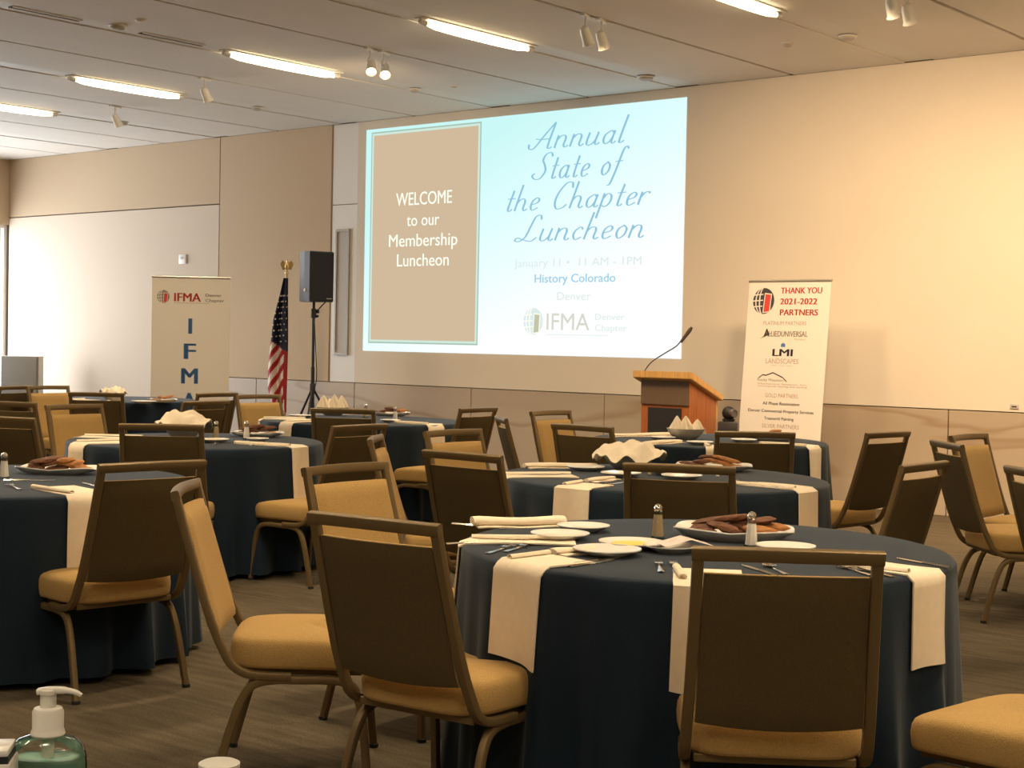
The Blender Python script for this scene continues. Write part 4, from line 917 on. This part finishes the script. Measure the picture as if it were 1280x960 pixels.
cut(T2, 'knife', 740, 609, 790, 602, 'silver knife on the middle table left of the square-on chair'); cut(T2, 'fork', 930, 607, 915, 600, 'silver fork on the middle table right of the chair'); cut(T2, 'fork', 960, 610, 935, 602, 'silver fork on the middle table beside the right napkin'); cut(T2, 'knife', 975, 611, 950, 604, 'silver knife on the middle table touching the right napkin')
# --- rear table
napkin_hang(T3, ang(T3, 898, 561), 'ivory napkin hanging at the front of the rear lectern table', w=.15, inner=.18, hang=.28)
napkin_hang(T3, ang(T3, 1012, 558), 'ivory napkin hanging at the right side of the rear lectern table', w=.18, inner=.36, hang=.28)
roll(on_z(762, 546, CZ), on_z(838, 545, CZ), .022, 'ivory napkin rolled at the back left of the rear lectern table'); roll(on_z(805, 556, CZ), on_z(850, 553, CZ), .020, 'ivory napkin rolled at the front left of the rear lectern table')
q = on_z(857, 549, CZ); basket(q.x, q.y, .135, 'on the rear lectern table', 8, .075, .12, 1.05, 3)
for px, py, lab in [(875, 556, 'white side plate in front of the rear table bread bowl'), (828, 550, 'white side plate left of the rear table bread bowl'), (930, 553, 'white side plate seen through the rear chair rail')]:
    q = on_z(px, py, CZ); plate(q.x, q.y, .09, lab)
q = on_z(965, 551, CZ); platter(q.x, q.y, YAW, .15, .10, 'white bread platter seen through the rear chair rail', 4, 'the rear table platter', .5)
# --- left foreground table
napkin_hang(T4, ang(T4, 84, 613), 'ivory napkin hanging over the front of the left foreground table', w=.20, inner=.34, hang=.32)
q = on_z(72, 592, CZ); platter(q.x, q.y, YAW-.08, .185, .11, 'white platter heaped with bread on the left foreground table', 11, 'the left foreground platter', .5)
q = on_z(5, 598, CZ); shaker(q.x, q.y, 'salt shaker at the left edge on the left foreground table', True)
cut(T4, 'knife', 130, 612, 95, 601, 'silver knife right of the left foreground napkin'); cut(T4, 'fork', 30, 614, 6, 606, 'silver fork at the left edge on the left foreground table'); cut(T4, 'knife', 12, 601, 62, 601, 'silver knife across the left foreground napkin')
# --- table left of centre
napkin_hang(T5, ang(T5, 118, 554), 'ivory napkin hanging at the left of the table left of centre', w=.20, inner=.34, hang=.24)
napkin_hang(T5, ang(T5, 88, 546), 'ivory napkin at the far left end of the table left of centre', w=.17, inner=.40, hang=.22)
napkin_hang(T5, ang(T5, 371, 558), 'ivory napkin hanging at the right of the table left of centre', w=.17, inner=.42, hang=.30)
q = on_z(229, 548, CZ); basket(q.x, q.y, .125, 'on the table left of centre', 11, .09, .13, 1.45, 0, .1)
q = on_z(268, 553, CZ); plate(q.x, q.y, .09, 'small plate with yellow food in front of the wine-clear shaker', True)
q = on_z(270, 549, CZ); shaker(q.x, q.y, 'pepper shaker beside the yellow food left of centre', False)
q = on_z(308, 549, CZ); shaker(q.x, q.y, 'salt shaker before the bread platter left of centre', True)
q = on_z(322, 546, CZ); platter(q.x, q.y, YAW-.1, .17, .10, 'bread platter on the table left of centre', 6, 'the platter left of centre', .15)
q = on_z(322, 552, CZ); plate(q.x, q.y, .07, 'small white plate before the bread platter left of centre')
cut(T5, 'fork', 262, 559, 275, 553, 'silver fork at the front of the table left of centre'); cut(T5, 'knife', 308, 559, 322, 554, 'silver knife at the front of the table left of centre')
# --- table below the loudspeaker
napkin_hang(T6, ang(T6, 343, 529), 'ivory napkin hanging at the left of the table below the loudspeaker', w=.15, inner=.36, hang=.25)
napkin_hang(T6, ang(T6, 319, 524), 'ivory napkin at the far left end of the table below the loudspeaker', w=.15, inner=.36, hang=.10)
napkin_hang(T6, ang(T6, 527, 530), 'ivory napkin hanging at the right of the table below the loudspeaker', w=.17, inner=.42, hang=.28)
q = on_z(416, 519, CZ); basket(q.x, q.y, .14, 'on the table below the loudspeaker', 21, .07, .14, 1.05, 4)
q = on_z(457, 522, CZ); shaker(q.x, q.y, 'pepper shaker above the chair back below the loudspeaker', False)
q = on_z(494, 526, CZ); shaker(q.x, q.y, 'salt shaker beside the bread below the loudspeaker', True)
q = on_z(488, 520, CZ); platter(q.x, q.y, YAW, .17, .09, 'bread platter on the table below the loudspeaker', 5, 'the platter below the loudspeaker', .2)
q = on_z(376, 522, CZ); plate(q.x, q.y, .10, 'dark-looking side plate at left on the table below the loudspeaker')
q = on_z(488, 528, CZ); plate(q.x, q.y, .08, 'side plate under the salt shaker side below the loudspeaker')
# --- far left table
napkin_hang(T7, ang(T7, 145, 508), 'ivory napkin hanging at the front of the far left table', w=.16, inner=.2, hang=.27)
napkin_hang(T7, ang(T7, 46, 503), 'ivory napkin hanging at the left end of the far left table', w=.20, inner=.45, hang=.30)
q = on_z(142, 502, CZ); basket(q.x, q.y, .115, 'on the far left table', 5, .08, .09, 1.15)
q = on_z(203, 503, CZ); platter(q.x, q.y, YAW, .14, .09, 'bread platter on the far left table', 3, 'the far left platter', .9)
q = on_z(180, 504, CZ); plate(q.x, q.y, .12, 'side plate left of the far left bread platter')

# ------------------------------------------------------------------ near table with sanitizer bottle, cup and box
nc = at_depth(120, 900, 1.35); NC = Vector((nc.x, nc.y))
NT = make_table(Vector((NC.x, NC.y)), .76, 9.0, 'round table beneath the sanitizer bottle, below the picture', 'tablecloth under the sanitizer bottle, below the picture')
bp_ = at_depth(60, 900, 1.86)
b = empty('sanitizer_bottle', (bp_.x, bp_.y, CZ), YAW+radians(2), 'clear pump bottle of green hand sanitizer at bottom left', 'bottle')
zt = .163
bz = lambda z: z
bm = bmesh.new(); lathe(bm, [(.043, 0), (.047, .006), (.047, .122), (.0465, .133), (.043, .146), (.034, .154), (.022, .158), (.016, .160), (.016, .166)], 40, sy=.62); obj('bottle_body', bm, M_bot, b, angle=60)
bm = bmesh.new(); lathe(bm, [(.041, .003), (.0445, .008), (.0445, .128), (.0435, .132), (.002, .131)], 40, sy=.60)
obj('gel', bm, mat('green_gel', (.40, .68, .53), .2, trans=.15, ior=1.36, spec=.4), b, angle=60)
M_pump = mat('white_pump_plastic', (.72, .68, .60), .4)
bm = bmesh.new(); lathe(bm, [(.0195, .158), (.0205, .160), (.0195, .164), (.0185, .166), (.0185, .187), (.0165, .191), (.011, .192)], 28)
for k in range(28): pass
obj('collar', bm, M_pump, b)
bm = bmesh.new(); lathe(bm, [(.0095, .190), (.0095, .207), (.0105, .208), (.0105, .213), (.009, .214)], 20); st = obj('pump_stem', bm, M_pump, b)
bm = bmesh.new(); sweep(bm, smooth_path([(-.0125, 0, .2105), (0, 0, .2125), (.018, 0, .2125), (.032, 0, .2105), (.0395, 0, .2065)], 4), (0, 1, 0), rrect(.0055, .0028, .6, 2), scales=[1.25]*9+[1.0, .95, .9, .85, .8, .75, .7, .7]); obj('nozzle', bm, M_pump, st)
bm = bmesh.new(); lathe(bm, [(.008, .158), (.008, .135), (.005, .125), (.0028, .12), (.0028, .012)], 12); obj('dip_tube', bm, M_pump, b)
cp = at_depth(274, 962, 1.85)
t = empty('paper_cup', (cp.x, cp.y, CZ), 0, 'white rim of a cup peeping in at the bottom edge', 'cup'); hc = cp.z-CZ+.006
bm = bmesh.new(); lathe(bm, [(.019, 0), (.0225, hc-.004), (.0235, hc), (.0215, hc), (.018, .004), (.002, .004)], 28); obj('cup_wall', bm, M_china, t)
bm = bmesh.new(); lathe(bm, [(.0245, hc-.003), (.0248, hc+.002), (.021, hc+.004), (.002, hc+.002)], 28); obj('lid', bm, M_pump, t)
bp2 = at_depth(-2, 935, 1.80)
t = empty('small_box', (bp2.x, bp2.y, CZ), YAW+.15, 'small white box with a black band at the bottom left corner', 'box'); hb = bp2.z-CZ
obj('box_body', bx(-.04, .018, -.03, .03, 0, hb-.012, bev=.002), M_pump, t); obj('black_band', bx(-.0405, .0155, -.0275, .0275, hb-.012, hb-.004), M_plast, t, smooth=False); obj('lid', bx(-.04, .0155, -.0275, .0275, hb-.004, hb+.004, bev=.002), M_china, t)
